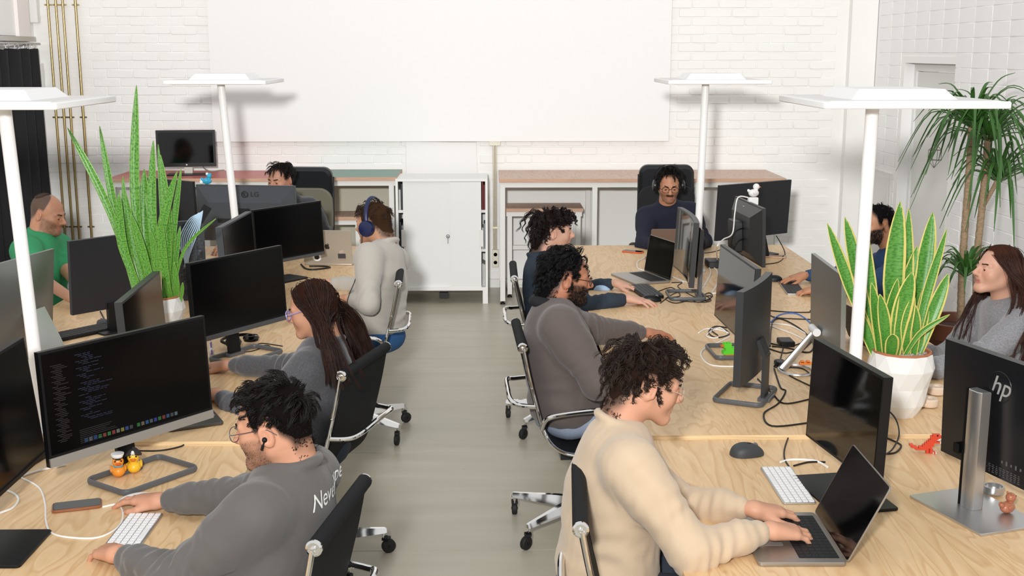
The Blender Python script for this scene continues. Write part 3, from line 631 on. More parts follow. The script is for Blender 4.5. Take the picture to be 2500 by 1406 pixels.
def head_colors(V, skin, tab, style, hair, seed):
    x, y, z = np.abs(V[:, 0]), V[:, 1], V[:, 2]; skin, hairc = np.array(lin(skin)[:3]), np.array(lin(hair)[:3])
    c = np.tile(skin, (len(V), 1)); n = pnoise(V, 60, seed)
    q_ = (V-C0)/R0; el_ = np.degrees(np.arcsin(np.clip(q_[:, 2]/np.linalg.norm(q_, axis=1), -1, 1))); sc = 0*x
    if tab: sc = smst(-2, 16, el_-hairline(np.arctan2(q_[:, 0], q_[:, 1]), tab)+5*n)*.9*~((x > .0735) & (z < .03) & (z > -.045) & (y > -.046) & (y < .012))
    red = .5*smst(.035, .0, np.hypot(x-.042, z+.022))*(y > .03)+.5*smst(.02, 0, np.hypot(x, z+.02))*(y > .09)+.35*(x > .074)
    c = c*(1-red[:, None]*np.array([.0, .16, .18])); c = c*(1+.03*n[:, None])
    lip = smst(.0245, .019, x)*smst(.0125, .0085, np.abs(z+.057))*(y > .082); c = c*(1-lip[:, None])+np.array(lin('b9796a')[:3])*lip[:, None]
    jaw = smst(-.022, -.042, z+.30*np.maximum(.055-y, 0)*0-.55*np.maximum(x-.046, 0)*1.6)*smst(-.012, .012, y)*smst(-.118, -.105, z+.02)
    jaw = jaw*(1-lip)*np.where((x < .034) & (z > -.070) & (z < -.036), np.where((z > -.047) & (x < .030), 1, .55), 1.)
    mus = smst(.031, .024, x)*smst(-.052, -.046, z)*smst(-.034, -.039, z)*(y > .085)
    side = smst(.012, -.006, y-.018)*smst(-.035, -.01, z)*0
    m = {'none': 0*x, 'stubble': .42*np.maximum(jaw, mus), 'beard': .85*np.maximum(jaw, mus), 'moustache': np.maximum(.45*jaw, mus*.95), 'shadow': .2*np.maximum(jaw, mus)}[style]
    m = np.clip(m*(1+.35*pnoise(V, 160, seed+1)), 0, 1); c = c*(1-m[:, None])+hairc*m[:, None]
    c = c*(1-sc[:, None])+hairc*sc[:, None]
    return c, np.maximum(jaw, mus) if style in ('beard', 'stubble', 'moustache') else 0*x, mus
# ---------------------------------------------------------------- hair strands
def strands(P, w, seg=3, taper=1.):      # P: (N, S, 3) -> tube mesh arrays
    N, S, _ = P.shape; T = np.zeros_like(P); T[:, 1:-1] = P[:, 2:]-P[:, :-2]; T[:, 0] = P[:, 1]-P[:, 0]; T[:, -1] = P[:, -1]-P[:, -2]
    T /= np.linalg.norm(T, axis=2, keepdims=True)+1e-9; ref = np.tile(RNG.normal(size=(N, 1, 3)), (1, S, 1)); A = np.cross(T, ref); A /= np.linalg.norm(A, axis=2, keepdims=True)+1e-9; B = np.cross(T, A)
    u = np.linspace(0, 1, S); r = w*(1-taper*.85*u**2)[None, :, None]*RNG.uniform(.7, 1.3, (N, 1, 1)); V = np.zeros((N, S, seg, 3))
    for k in range(seg): a = 2*PI*k/seg; V[:, :, k] = P+(A*math.cos(a)+B*math.sin(a))*r
    b = (np.arange(N)*S*seg)[:, None, None]; i = (np.arange(S-1)*seg)[None, :, None]; k = np.arange(seg)[None, None, :]; k2 = (k+1) % seg
    F = np.stack([b+i+k, b+i+k2, b+i+seg+k2, b+i+seg+k], -1).reshape(-1, 4); return V.reshape(-1, 3), F
def hairline(az, tab):
    return np.interp(np.abs(np.degrees(az)), [t[0] for t in tab], [t[1] for t in tab])
HL = [(0, 30), (28, 31), (48, 16), (60, 2), (68, -30), (78, -32), (84, -10), (100, -10), (112, -42), (140, -62), (180, -64)]
def scalp_mask(V, tab, jit=0.):
    q = (V-C0)/R0; r = np.linalg.norm(q, axis=1); az = np.arctan2(q[:, 0], q[:, 1]); el = np.degrees(np.arcsin(np.clip(q[:, 2]/r, -1, 1)))
    ear = (np.abs(V[:, 0]) > .0735) & (V[:, 2] < .030) & (V[:, 2] > -.045) & (V[:, 1] > -.046) & (V[:, 1] < .012)
    return (el > hairline(az, tab)+jit) & ~ear & (V[:, 2] > -.10)
def cap_mesh(hd, tab, off, nz=.003, seed=0):
    V, F, n = hd; ok = scalp_mask(V, tab); F = F[ok[F].all(1)]; ids, inv = np.unique(F, return_inverse=True)
    P = V[ids]+n[ids]*(off+nz*pnoise(V[ids], 60, seed))[:, None]; return P, inv.reshape(F.shape)
def grow(hd, n, tab, S=8, step=.008, flow='crown', lift=.5, grav=.0, thick=.02, curl=0., cfreq=2.5, crown=(0.01, -.55, .8), wav=.25, spheres=(), gdir=(0, 0, -1), part=0., fwd=0., lenvar=.3, roots=None, m=8, cr_=.005, front=1., sidek=1., nape=1., sm=1):
    HV, HF, HN = hd; ids = np.where(scalp_mask(HV, tab, RNG.uniform(-2, 4, len(HV))) & (unit1((HV-C0)/R0)@unit(crown) < .988))[0]; n = max(int(n*.58)//m, 20); ids = RNG.choice(ids, n); p = HV[ids]+RNG.normal(0, .0012, (n, 3)); d = unit1((p-C0)/R0); lay = RNG.uniform(.003, thick, n); out = [p]; cr = unit(crown); gd = np.array(gdir, float)
    ph = RNG.uniform(0, 2*PI, n); L = RNG.uniform(1-lenvar, 1, n)*step; L = L*(1-(1-front)*smst(-.4, .3, d[:, 1]))*np.where(p[:, 2] < -.02, nape, 1.); L = L*np.where((np.abs(d[:, 0]) > .42) & (d[:, 1] > -.75), sidek+(1-sidek)*smst(.2, .95, d[:, 2]), 1.); lift = lift*(1-.75*smst(.86, .97, d@cr))[:, None]; clump = pnoise(d, 9, 3)[:, None]
    nz = np.stack([pnoise(d, 14, q) for q in (11, 12, 13)], 1); nz2 = RNG.normal(size=(n, 3)); hel = [np.zeros((n, 3))]
    for sidx in range(S-1):
        q = (p-C0)/R0; rr = np.linalg.norm(q, axis=1, keepdims=True); nn = (p-C0)/R0**2; nn /= np.linalg.norm(nn, axis=1, keepdims=True)
        if flow == 'crown': f = unit1(q/rr-cr)
        elif flow == 'part': f = np.stack([np.sign(q[:, 0]-part)*1.0, -.25+0*q[:, 0], -.25+0*q[:, 0]], 1)
        elif flow == 'forward': f = np.stack([q[:, 0]*.4, 1+0*q[:, 0], -.3+0*q[:, 0]], 1)
        elif flow == 'back': f = np.stack([q[:, 0]*.2, -1+0*q[:, 0], -.2+0*q[:, 0]], 1)
        f = f-(f*nn).sum(1, keepdims=True)*nn*.9; f = unit1(f); u = sidx/(S-1)
        f = f+np.array([0, fwd, 0])
        v = unit1(f*(1-grav*u)+nn*lift*(1-u)**2+gd*grav*(0.3+u)+nz*wav*1.6+nz2*wav*.35)
        p = p+v*L[:, None]
        q = (p-C0)/(R0+lay[:, None]); rr = np.linalg.norm(q, axis=1, keepdims=True); ins = rr < 1; p = np.where(ins, C0+(p-C0)/rr, p)
        for (c, r) in spheres:
            e = p-c; dl = np.linalg.norm(e, axis=1, keepdims=True); p = np.where(dl < r, c+e/dl*r, p)
        if curl:
            a = ph+sidx*cfreq; b1 = unit1(np.cross(v, nn)); hel.append((b1*np.cos(a)[:, None]+nn*np.sin(a)[:, None])*curl*min(1, u*2.2+.15))
        else: hel.append(np.zeros((n, 3)))
        out.append(p)
    P = np.stack(out, 1)+np.stack(hel, 1); u = np.linspace(0, 1, S)[None, :, None]; P = np.repeat(P, m, 0); off = RNG.normal(size=(len(P), 1, 3))*cr_; off2 = RNG.normal(size=(len(P), 1, 3))*cr_*.5
    P = P+off*(1-.72*u)+off2*np.sin(u*PI*1.5); 
    for _ in range(sm): P[:, 1:-1] = .5*P[:, 1:-1]+.25*(P[:, 2:]+P[:, :-2])
    return P
def unit1(v): return v/(np.linalg.norm(v, axis=1, keepdims=True)+1e-9)
# ---------------------------------------------------------------- hands (x: own right, y: fingers, z: back of the hand; origin at the wrist)
def hand_mesh(side, pose='type', h=.0032, fore=.075, fd=(0, -1, 0)):
    t = -1 if side == 'R' else 1      # the thumb lies towards t along x
    curl = {'type': (12, 26, 18), 'mouse': (7, 15, 9), 'flat': (6, 12, 8), 'curl': (40, 60, 35)}[pose]; s0 = None
    fing = [(t*.030, .088, 0, .043, .026, .022, .0088, t*8), (t*.0095, .092, .003, .047, .029, .023, .0090, t*2), (-t*.0105, .088, .001, .043, .027, .023, .0085, -t*4), (-t*.029, .079, -.004, .034, .021, .020, .0076, -t*12)]
    fe = np.array(fd)*fore; s = SDF(np.minimum((-.085, -.04, -.085), fe-.035), np.maximum((.085, .205, .05), fe+.035), h)
    s.cone(fe, (0, 0, 0), .0265, .0240, 0, flat=((0, 0, 1), 1.15)); s.cone((0, 0, 0), (0, .012, 0), .0240, .0235, .01, flat=((0, 0, 1), 1.2))
    for f in fing: s.cone((f[0]*.55, .012, -.002), (f[0], f[1]-.004, f[2]-.003), .0155, .0125, .022)
    s.cone((t*.014, .018, -.008), (t*.034, .050, -.016), .015, .013, .016)
    palm = s.v.copy(); tot = palm.copy()
    chains = []
    for i, (x, y, z, a, b, c, r, sp) in enumerate(fing):
        e = RZ(-sp) ; k = 1+.12*i*(pose != 'flat'); p = np.array((x, y-.006, z-.001)); ang = 0; pts = [p]
        for L_, cu in zip((a, b, c), curl): ang += cu*k; d = e @ np.array((0, math.cos(math.radians(ang)), -math.sin(math.radians(ang)))); p = p+d*L_; pts.append(p)
        chains.append((pts, (r*1.06, r, r*.92, r*.8)))
    chains.append(([np.array((t*.026, .034, -.012)), np.array((t*.048, .060, -.021)), np.array((t*.056, .088, -.028)), np.array((t*.052, .110, -.033))], (.0145, .0115, .0102, .0085)))
    for pts, rs in chains:
        s.v = np.full(s.n, 1.0, np.float32)
        for i in range(3): s.cone(pts[i], pts[i+1], rs[i], rs[i+1], .003)
        d = s.v; kk = .007; hh = np.maximum(kk-np.abs(palm-d), 0)/kk; tot = np.minimum(tot, np.minimum(palm, d)-hh*hh*kk*.25)
    s.v = tot; V, F = s.mesh(); return V, F
# ---------------------------------------------------------------- a seated person
LASH = M('lash_dark', '1c1512', .7); EYEW = M('eye_white', 'e9e2da', .25); IRIS = M('iris_brown', '2c1a10', .2)
def arm_ik(S, W, up=.285, lo=.265, pole=(0, 0, -1)):
    S, W = np.array(S, float), np.array(W, float); d = np.linalg.norm(W-S); dd = min(d, up+lo-.012); u = (W-S)/d
    a = (up*up-lo*lo+dd*dd)/(2*dd); hgt = math.sqrt(max(up*up-a*a, 1e-5)); p = np.array(pole, float); p = p-(p@u)*u; p = unit(p); return S+u*a+p*hgt
def person(label, yaw, hip, N, head, hyp, hands, skin='d9a588', hair=None, hairc='1c1512', beard='none', top=None, topname='sweater', sleeves='long', sw=.185, bulk=1., collar=None, legs='2c3440', legm=None, res=.0045, glasses=None, hs=1., fold=1., poles=None, jaw=1., nose=1., knees=True, seat=.47, hemz=None, seed=1, extra=None):
    f = RZ(yaw) @ np.array((0, 1, 0)); rt = RZ(yaw) @ np.array((1, 0, 0)); up = np.array((0, 0, 1.)); N = np.array(N, float); hip = np.array((hip[0], hip[1], seat+.09)); org = np.array((hip[0], hip[1], 0))
    t = thing('person', label, 'person', tuple(org)); SK = M('skin_'+skin, skin, .48, spec=.35, bump=.12, bscale=350, attr='col')
    Hc = np.array(head, float); RH = RZ(hyp[0]) @ RX(hyp[1]) @ RY(hyp[2] if len(hyp) > 2 else 0); RH = RH; Mh = RH*hs
    # torso directions
    sp = N-hip; u = unit(sp); side = unit(rt-(rt@u)*u); fr = np.cross(u, side); B = np.stack([side, fr, u], 1)
    SR = N+side*sw*bulk**.5-u*.072+fr*.012; SL = N-side*sw*bulk**.5-u*.072+fr*.012; sh = {'R': SR, 'L': SL}
    arms = {}
    for sd in ('R', 'L'):
        hd = hands.get(sd)
        if hd is None: W = hip+f*.25+rt*(.16 if sd == 'R' else -.16)+up*.14; hd = dict(w=W, to=W+f*.15, pose='flat')
        W = np.array(hd['w'], float); T = np.array(hd['to'], float); pole = (poles or {}).get(sd, -up*.8+rt*(.75 if sd == 'R' else -.75)-f*.5)
        arms[sd] = (sh[sd], arm_ik(sh[sd], W, pole=pole), W, T, hd)
    # ---- skin: head, neck, hands and the body under the clothes in one mesh
    nl = (np.linalg.inv(Mh) @ (N+u*.02-Hc)); V, F = head_mesh(res, nl, jaw, nose); Vl = V.copy(); F0 = F; cols, bm_, mus = head_colors(V, skin, getattr(hair, 'tab', None), beard, hairc, seed)
    nh = vnormals(V, F); parts = [(V @ Mh.T+Hc, F, cols)]; sk = np.array(lin(skin)[:3])
    for sd in ('R', 'L'):
        S, E, W, T, hd = arms[sd]; fd = unit(T-W); bk = np.array(hd.get('up', (0, 0, 1.)), float); bk = unit(bk-(bk@fd)*fd); xr = np.cross(fd, bk); Rh = np.stack([xr, fd, bk], 1)
        hv, hf = hand_mesh(sd, hd.get('pose', 'type'), .0032 if res < .004 else .0042, fd=Rh.T @ unit(E-W)); hv = hv*hd.get('s', .97)
        hc = np.tile(sk, (len(hv), 1)); tip = smst(.13, .17, hv[:, 1]); hc = hc*(1-tip[:, None]*np.array([0, .14, .14])); hc *= (1+.05*pnoise(hv, 70, 5))[:, None]
        parts.append((hv @ Rh.T+W, hf, hc))
    lo = np.min([hip, N, SR, SL]+[a[1] for a in arms.values()]+[a[2] for a in arms.values()], 0)-.24; hi = np.max([hip, N, SR, SL]+[a[1] for a in arms.values()]+[a[2] for a in arms.values()], 0)+.24
    s = SDF(lo, hi, .014 if sleeves == 'long' else .008); s.ell(hip+(N-hip)*.66, (.145, .09, .17), B, 0); s.ell(hip+(N-hip)*.25, (.135, .095, .19), B, .06)
    for sd in ('R', 'L'):
        S, E, W, T, hd = arms[sd]; s.cone(S, E, .046, .040, .03); s.cone(E, W, .040, .024, .02)
    s.cone(N-u*.03, N+u*.03, .05, .05, .03); v_, f_ = s.mesh(); parts.append((v_, f_, np.tile(sk, (len(v_), 1))))
    VV, FF, CC, o_ = [], [], [], 0
    for v, f2, c in parts: VV.append(v); FF.append(f2+o_); CC.append(c); o_ += len(v)
    fast_mesh('body', np.concatenate(VV)-org, np.concatenate(FF), SK, t, col=np.concatenate(CC))
    # ---- sweater or shirt
    h = .0075 if res < .0045 else .0095; s = SDF(lo, hi, h); b = bulk
    s.ell(hip+(N-hip)*.66, (.182*b, .122*b, .20), B, 0); s.ell(hip+(N-hip)*.36-fr*.0, (.170*b, .130*b, .20), B, .10); s.ell(hip+(N-hip)*.06, (.178*b, .140*b, .13), B, .09)
    s.ell(N-u*.05, (.12, .085, .075), B, .06)
    for sd in ('R', 'L'):
        S, E, W, T, hd = arms[sd]; s.cone(N-u*.035, S+u*.005, .060, .058*b, .05); s.cone(S, S+(E-S)*.35, .074*b, .070*b, .05)
        if sleeves == 'long':
            wv = unit(W-E); We = W-wv*hd.get('cuff', .042); fl = np.linalg.norm(We-E); s.cone(S, E, .070*b, .060*b, .035); s.cone(E, We-wv*.06, .060*b, .047*b**.5, .025); s.cone(We-wv*.06, We-wv*.045, .049*b**.5, .046, .015); s.cone(We-wv*.045, We, .0375, .0365, .012)
        else: s.cone(S, S+(E-S)*.72, .074*b, .066*b, .03)
    if collar != 'none': s.torus(N+u*.024-fr*.004, unit(u+fr*.35), .068, .0145, .012)
    V, F = s.mesh(); nn = vnormals(V, F); P = V-org; dsp = .0035*fold*pnoise(P, 26, seed)+.0012*fold*pnoise(P, 75, seed+7)
    for sd in ('R', 'L'):
        S, E, W, T, hd = arms[sd]
        for (c, wd, amp, ax, lam) in ((E, .11, .0075, unit(W-E), .046), (E-(E-S)*.3, .10, .005, unit(E-S), .06), (W-unit(W-E)*.09, .05, .0035, unit(W-E), .04)):
            q = V-c; w_ = np.exp(-(q*q).sum(1)/wd**2)*np.clip(.55+1.3*pnoise(P, 17, seed+21), 0, 1); ph = (q@ax)*2*PI/lam+5.0*pnoise(P, 15, seed+3); dsp = dsp+fold*amp*w_*np.sin(ph)
    q = (V-(hip+(N-hip)*.2))@u; w_ = np.exp(-(q/.13)**2); dsp = dsp+fold*.0045*w_*np.clip(.4+1.4*pnoise(P, 11, seed+31), 0, 1)*np.sin(q*2*PI/.075+6*pnoise(P, 9, seed+9))
    neck_w = smst(.05, .10, np.linalg.norm(V-N-u*.02, axis=1)); V = V+nn*(dsp*neck_w)[:, None]
    if hemz is not None: V[:, 2] = np.maximum(V[:, 2], hemz)
    tm = top if not isinstance(top, str) else M('cloth_'+top, top, .85, bump=.35, bscale=700, sheen=.25)
    fast_mesh(topname, V-org, F, tm, t); TV, TF = V, F
    if collar and collar != 'none':
        s = SDF(N-.14, N+.14, .006); s.torus(N+u*.024-fr*.004, unit(u+fr*.35), .068, .0185, 0); s.torus(N+u*.010-fr*.004, unit(u+fr*.35), .080, .017, .01); v_, f_ = s.mesh(); fast_mesh('collar', v_-org, f_, M('collar_'+collar, collar, .85), t)
    # ---- trousers and shoes
    if knees:
        pl = hip+f*.5+np.array((0, 0, -.6)); s = SDF(hip-np.array((.6, .6, .6)), hip+np.array((.6, .6, .15)), .02); hz = np.array((hip[0], hip[1], seat+.075))
        s.ell(hz-f*.02, (.165, .14, .10), np.stack([rt, f, up], 1), 0); feet = []
        for k in (-1, 1):
            kn = hz+f*.40+rt*k*.11+up*.0; an = kn+f*.03-up*(kn[2]-.10); s.cone(hz+rt*k*.085, kn, .088, .064, .05); s.cone(kn, an, .062, .050, .03); feet.append(an)
        v_, f_ = s.mesh(); n_ = vnormals(v_, f_); v_ = v_+n_*(.003*pnoise(v_-org, 30, seed+2))[:, None]; fast_mesh('trousers', v_-org, f_, legm or M('trousers_'+legs, legs, .85, bump=.3, bscale=500), t)
        for an in feet:
            s = SDF(an-.3, an+.3, .016); s.cone((an[0], an[1], .055)-f*.03, np.array((an[0], an[1], .045))+f*.15, .05, .038, 0); s.cone((an[0], an[1], .07), an, .048, .05, .02); v_, f_ = s.mesh(); v_[:, 2] = np.maximum(v_[:, 2], .002); fast_mesh('shoe', v_-org, f_, M('shoe_dark', '26262a', .6), t)
    # ---- eyes, brows, beard, hair
    HW = lambda v: v @ Mh.T+Hc-org
    for k in (-1, 1):
        b_ = MB(); b_.ell((0, 0, 0), .0108, None, 20, 16); V = np.array(b_.v); c = np.array((k*.0315, .0815, .0030)); m = [1 if (np.mean([V[i][1] for i in q]) > .0058) else 0 for q in b_.f]
        b_.v = [tuple(q) for q in HW(V+c)]; b_.m = m; b_.build('eye', [EYEW, IRIS], t, 60)
    HM = M('hair_'+hairc, hairc, .5, var=.45, vscale=18, spec=.3); HM2 = M('hair_root_'+hairc, hairc, .9, spec=.05)
    def put(P, w_, name, mat, cap=None, taper=1.):
        v, f2 = strands(P, w_, 3, taper)
        fm = None
        if cap is not None: fm = np.r_[np.zeros(len(f2)), np.ones(len(cap[1]))]; f2 = np.concatenate([f2, cap[1]+len(v)]); v = np.concatenate([v, cap[0]])
        return fast_mesh(name, HW(v), f2, [mat, HM2], t, fm=fm)
    br = []
    for k in (-1, 1):
        m = 90; uu = RNG.uniform(0, 1, m); zz = RNG.normal(0, .0016, m); r0 = np.stack([k*(.013+.036*uu), .0985-.026*uu**2.2, .0262+.0032*np.sin(uu*2.6)+zz], 1); dr = np.stack([k*np.ones(m), -.25-.7*uu, .12-.5*uu], 1)*.0075
        br.append(np.stack([r0, r0+dr*.5+np.array((0, .0008, .0)), r0+dr], 1))
    for q_ in br: put(q_, .0011, 'eyebrow', HM)
    if beard in ('beard', 'stubble', 'moustache'):
        src = mus if beard == 'moustache' else bm_; ids = np.where((src > .5) & (Vl[:, 2] > -.125))[0]; n_ = min(len(ids)*3, 1900); ids = RNG.choice(ids, n_); L_ = {'beard': .010, 'stubble': .0024, 'moustache': .006}[beard]
        d = unit1(nh[ids]*.6+np.array((0, .1, -.8))+RNG.normal(0, .25, (n_, 3))); r0 = Vl[ids]+RNG.normal(0, .0012, (n_, 3)); put(np.stack([r0-nh[ids]*.001, r0+d*L_*.5, r0+d*L_+nh[ids]*L_*.1], 1), .0007 if beard != 'stubble' else .0003, 'beard' if beard != 'moustache' else 'moustache', HM)
    if hair: 
        g = np.linalg.inv(RH) @ np.array((0, 0, -1.)); sph = [(np.linalg.inv(Mh) @ (np.array(c)-Hc), r/hs) for c, r in ((N-u*.04, .115*bulk), (SR-u*.01, .092*bulk), (SL-u*.01, .092*bulk), (N-u*.20, .17*bulk), (N-u*.13, .15*bulk))]
        hair(put, HM, g, sph, (Vl, F0, nh))
    if glasses: glasses_on(t, HW, glasses)
    if extra: extra(t, HW, dict(N=N, u=u, fr=fr, side=side, org=org, arms=arms, hip=hip, B=B, TV=TV, TF=TF, f=f, rt=rt))
    return t
def glasses_on(t, HW, g):
    col, w_, hh, rr, thick = g; mat = M('glasses_'+col, col, .3, .3 if col != 'clear' else 0.) if col != 'clear' else M('glasses_clear', 'e8cfc0', .12, trans=.5, alpha=.7); b = MB()
    for k in (-1, 1):
        P = [(k*.0335+w_*math.copysign(abs(math.cos(a))**rr, math.cos(a)), .1065-.35*(abs(w_*math.cos(a)*k+.0)**2)*4-.10*abs(.0335+w_*math.cos(a)*1), .004+hh*math.copysign(abs(math.sin(a))**rr, math.sin(a))) for a in [2*PI*q/28 for q in range(28)]]
        b.tube([tuple(v) for v in HW(np.array(P))], thick, 6, True)
        Q = [(k*(.0335+w_), .1005, .010), (k*.074, .085, .012), (k*.0815, .02, .016), (k*.083, -.015, .018), (k*.080, -.045, -.002)]; b.tube([tuple(v) for v in HW(np.array(smoothpath(Q, 4)))], thick*.9, 6)
    b.tube([tuple(v) for v in HW(np.array([(-.0335+w_, .104, .010), (0, .1165, .013), (.0335-w_, .104, .010)]))], thick, 6)
    o = b.build('glasses', mat, t, 60)
    l = MB()
    for k in (-1, 1): l.add([tuple(v) for v in HW(np.array([(k*.0335+w_*math.copysign(abs(math.cos(a))**rr, math.cos(a)), .1055-.10*abs(.0335+w_*math.cos(a)), .004+hh*math.copysign(abs(math.sin(a))**rr, math.sin(a))) for a in [2*PI*q/20 for q in range(20)]]))], [tuple(range(20))])
    l.build('lens', M('lens_glass', '101010', .08, alpha=.05, spec=.3), o, 60)
# hair styles
def short_hair(n=2200, S=7, step=.0075, thick=.022, wav=.25, lift=.6, curl=0., crown=(.15, -.6, .78), fade=True, w=.0009, tab=None, fwd=0., grav=.25, cfreq=2.2, capo=.005, m=11, cr_=.005, front=1., capup=16, sidek=.7, nape=.6):
    def fn(put, HM, g, sph, hd):
        tb = tab or HL; P = grow(hd, n, tb, S, step, 'crown', lift, grav, thick, curl, cfreq, crown, wav, (), g, fwd=fwd, m=m, cr_=cr_, front=front, sidek=sidek, nape=nape)
        if fade:        # shorter towards the nape and the sides
            el = (P[:, 0, 2]-C0[2])/R0[2]; k = np.clip((el+.55)/.75, .18, 1)[:, None, None]; P = P[:, :1]+(P-P[:, :1])*k
        put(P, w*1.2, 'hair', HM, cap_mesh(hd, [(a, e+capup) for a, e in tb], capo, .002))
    fn.tab = tab or HL; return fn
def long_hair(n=1500, S=26, step=.02, part=.0, tab=None, wav=.12, thick=.018, curl=.006, w=.0016, lenvar=.25, grav=1.15, bias=(0, 0, 0), m=10, cr_=.007):
    def fn(put, HM, g, sph, hd):
        tb = tab or [(0, 36), (25, 34), (50, 14), (66, -12), (80, -20), (100, -20), (112, -42), (140, -60), (180, -60)]
        P = grow(hd, n, tb, S, step, 'part', .04, grav, thick, curl, .8, (0, 0, 1), wav, sph, unit(g+np.array(bias)), part, lenvar=lenvar, m=m, cr_=cr_, sm=5); put(P, w*1.2, 'hair', HM, cap_mesh(hd, tb, .007, .002), .8)
    fn.tab = None; return fn
# ================================================================ the eleven people
def on(px, py, z): return G(px, py, z)
def hand_on(px, py, qx, qy, z=DESK, hz=.045, tz=.022, pose='type', **k): return dict(w=G(px, py, z+hz), to=G(qx, qy, z+tz), pose=pose, **k)
DN = DESKN
def back_script(t, HW, d):        # white script print across the upper back, laid on the cloth
    from mathutils.bvhtree import BVHTree
    bv = BVHTree.FromPolygons([tuple(v) for v in d['TV']], [tuple(int(i) for i in q) for q in d['TF']])
    c = d['N']-d['u']*.062-d['f']*.3; rt, f = Vector(d['rt']), Vector(d['f'])
    R = Matrix.Identity(4); R.col[0][:3] = rt; R.col[1][:3] = (0, 0, 1); R.col[2][:3] = -f; R.col[3][:3] = c
    for (tx, dz, sz, nm) in (('Never type', 0, .062, 'back_print'), ('R', -.055, .045, 'back_print')):
        o = text_mesh(tx, sz, PRINT, nm, t, Matrix.Translation((0, 0, dz)) @ R @ Matrix.Translation((.055 if dz == 0 else .14, 0, 0)), .5, 0, 1.05)
        bm = bmesh.new(); bm.from_mesh(o.data); bmesh.ops.triangulate(bm, faces=bm.faces[:]); bmesh.ops.subdivide_edges(bm, edges=[e for e in bm.edges if e.calc_length() > .012], cuts=2)
        for v in bm.verts:
            h = bv.ray_cast(v.co, f); p = h[0] if h[0] is not None else v.co; v.co = p-f*.003-Vector(tuple(d['org']))
        bm.to_mesh(o.data); bm.free()
person('bearded man with thin glasses and earbud in charcoal sweatshirt with white script on its back', 76, (-.63, 3.13), DP(712, 1148, 3.14), DP(668, 1043, 3.13), (76, -12),
    {'R': hand_on(392, 1222, 312, 1212, DN, .04, .03, 'mouse'), 'L': hand_on(288, 1352, 222, 1328, DN, .045, .02, 'type')}, 'c99478', short_hair(4800, 10, .0072, .028, .24, .38, .002, (.1, -.75, .55), w=.0008, grav=.1, m=14, cr_=.0045, front=.68, sidek=.5), '120e0d', 'stubble', M('charcoal_sweat', '5b5856', .85, bump=.3, bscale=700, sheen=.2), 'sweatshirt', res=.0036, glasses=('3a3f55', .0235, .021, 1., .0011), seed=3, bulk=1.05, fold=1.4, extra=back_script)
person('long haired woman with lilac glasses in dark grey wool sweater', 80, (-.75, 4.72), DP(792, 846, 4.75), DP(765, 756, 4.74), (84, -14),
    {'R': hand_on(556, 890, 514, 890, DESK, .04, .025, 'mouse'), 'L': hand_on(530, 962, 480, 950, DESK, .04, .02)}, 'c69276', long_hair(3400, 20, .0245, 0.05, wav=.14, m=17, w=.0011, bias=(0, -.25, 0)), '2f1a13', 'none', M('wool_dark_grey', '4b4b4f', .95, var=.3, vscale=160, bump=.35, bscale=330, sheen=.3), 'sweater', res=.0042, glasses=('a79bd0', .024, .021, .85, .0026), hs=.95, sw=.165, bulk=.93, seed=5)
person('man with blue headphones in pale knit sweater and blue jeans', 70, (-.66, 6.66), DP(940, 602, 6.76), DP(912, 548, 6.80), (62, -8),
    {'R': hand_on(800, 690, 760, 690, DESK, .04, .02), 'L': hand_on(855, 728, 812, 720, DESK, .03, .02)}, 'c9977a', short_hair(2200, 7, .007, .024, .25, .5), '3a281b', 'shadow', M('pale_knit', 'b5afa6', .95, bump=.5, bscale=260, sheen=.3), 'sweater', legs='24507f', res=.005, seed=8)
person('man with dark fringe peering over the logo monitor at far left', 165, (-1.52, 8.95), DP(698, 482, 8.86), DP(685, 440, 8.80), (152, -10),
    {'R': dict(w=G(540, 600, .79), to=G(530, 615, .765), pose='mouse')}, 'be8b72', short_hair(2000, 9, .008, .026, .15, .35, 0, (.1, -.3, .95), False, fwd=.3), '17110f', 'shadow', '33363a', 'sweater', res=.005, seed=10)
person('balding man in green T-shirt behind the silver computer', -97, (-2.80, 7.18), DP(100, 580, 7.22), DP(116, 524, 7.24), (-98, -16),
    {'R': dict(w=G(196, 742, .78), to=G(240, 735, .765), pose='flat'), 'L': dict(w=G(215, 725, .78), to=G(255, 720, .765), pose='flat')}, 'c08c70', short_hair(300, 3, .0025, .006, .1, .3, m=1, capup=90, tab=[(0, 85), (40, 80), (62, 38), (72, 10), (80, -14), (100, -10), (112, -42), (140, -60), (180, -60)], w=.0005, fade=False), '4a3d36', 'stubble', M('green_tee', '2f8f5e', .85, bump=.2, bscale=500), 't_shirt', 'short', bulk=1.12, res=.005, seed=12)
person('man with tousled dark hair and clear glasses in beige sweatshirt at the open laptop', -88, (.345, 3.38), DP(1512, 1050, 3.44), DP(1580, 938, 3.50), (-82, -17),
    {'R': hand_on(1878, 1294, 2000, 1294, DN, .055, .03, s=1.03), 'L': hand_on(1838, 1243, 1945, 1245, DN, .055, .03, s=1.03)}, 'cf9c80', short_hair(4400, 13, .0085, .038, .34, .5, .007, (.1, -.35, .9), False, w=.0008, cfreq=.95, grav=.3, m=14, cr_=.0045, front=.72, sidek=.42), '2a1d17', 'none', M('beige_sweat', 'c7b196', .88, bump=.25, bscale=600, sheen=.25), 'sweatshirt', res=.0036, glasses=('clear', .022, .021, 1., .0014), seed=14, bulk=1.08, fold=1.35)
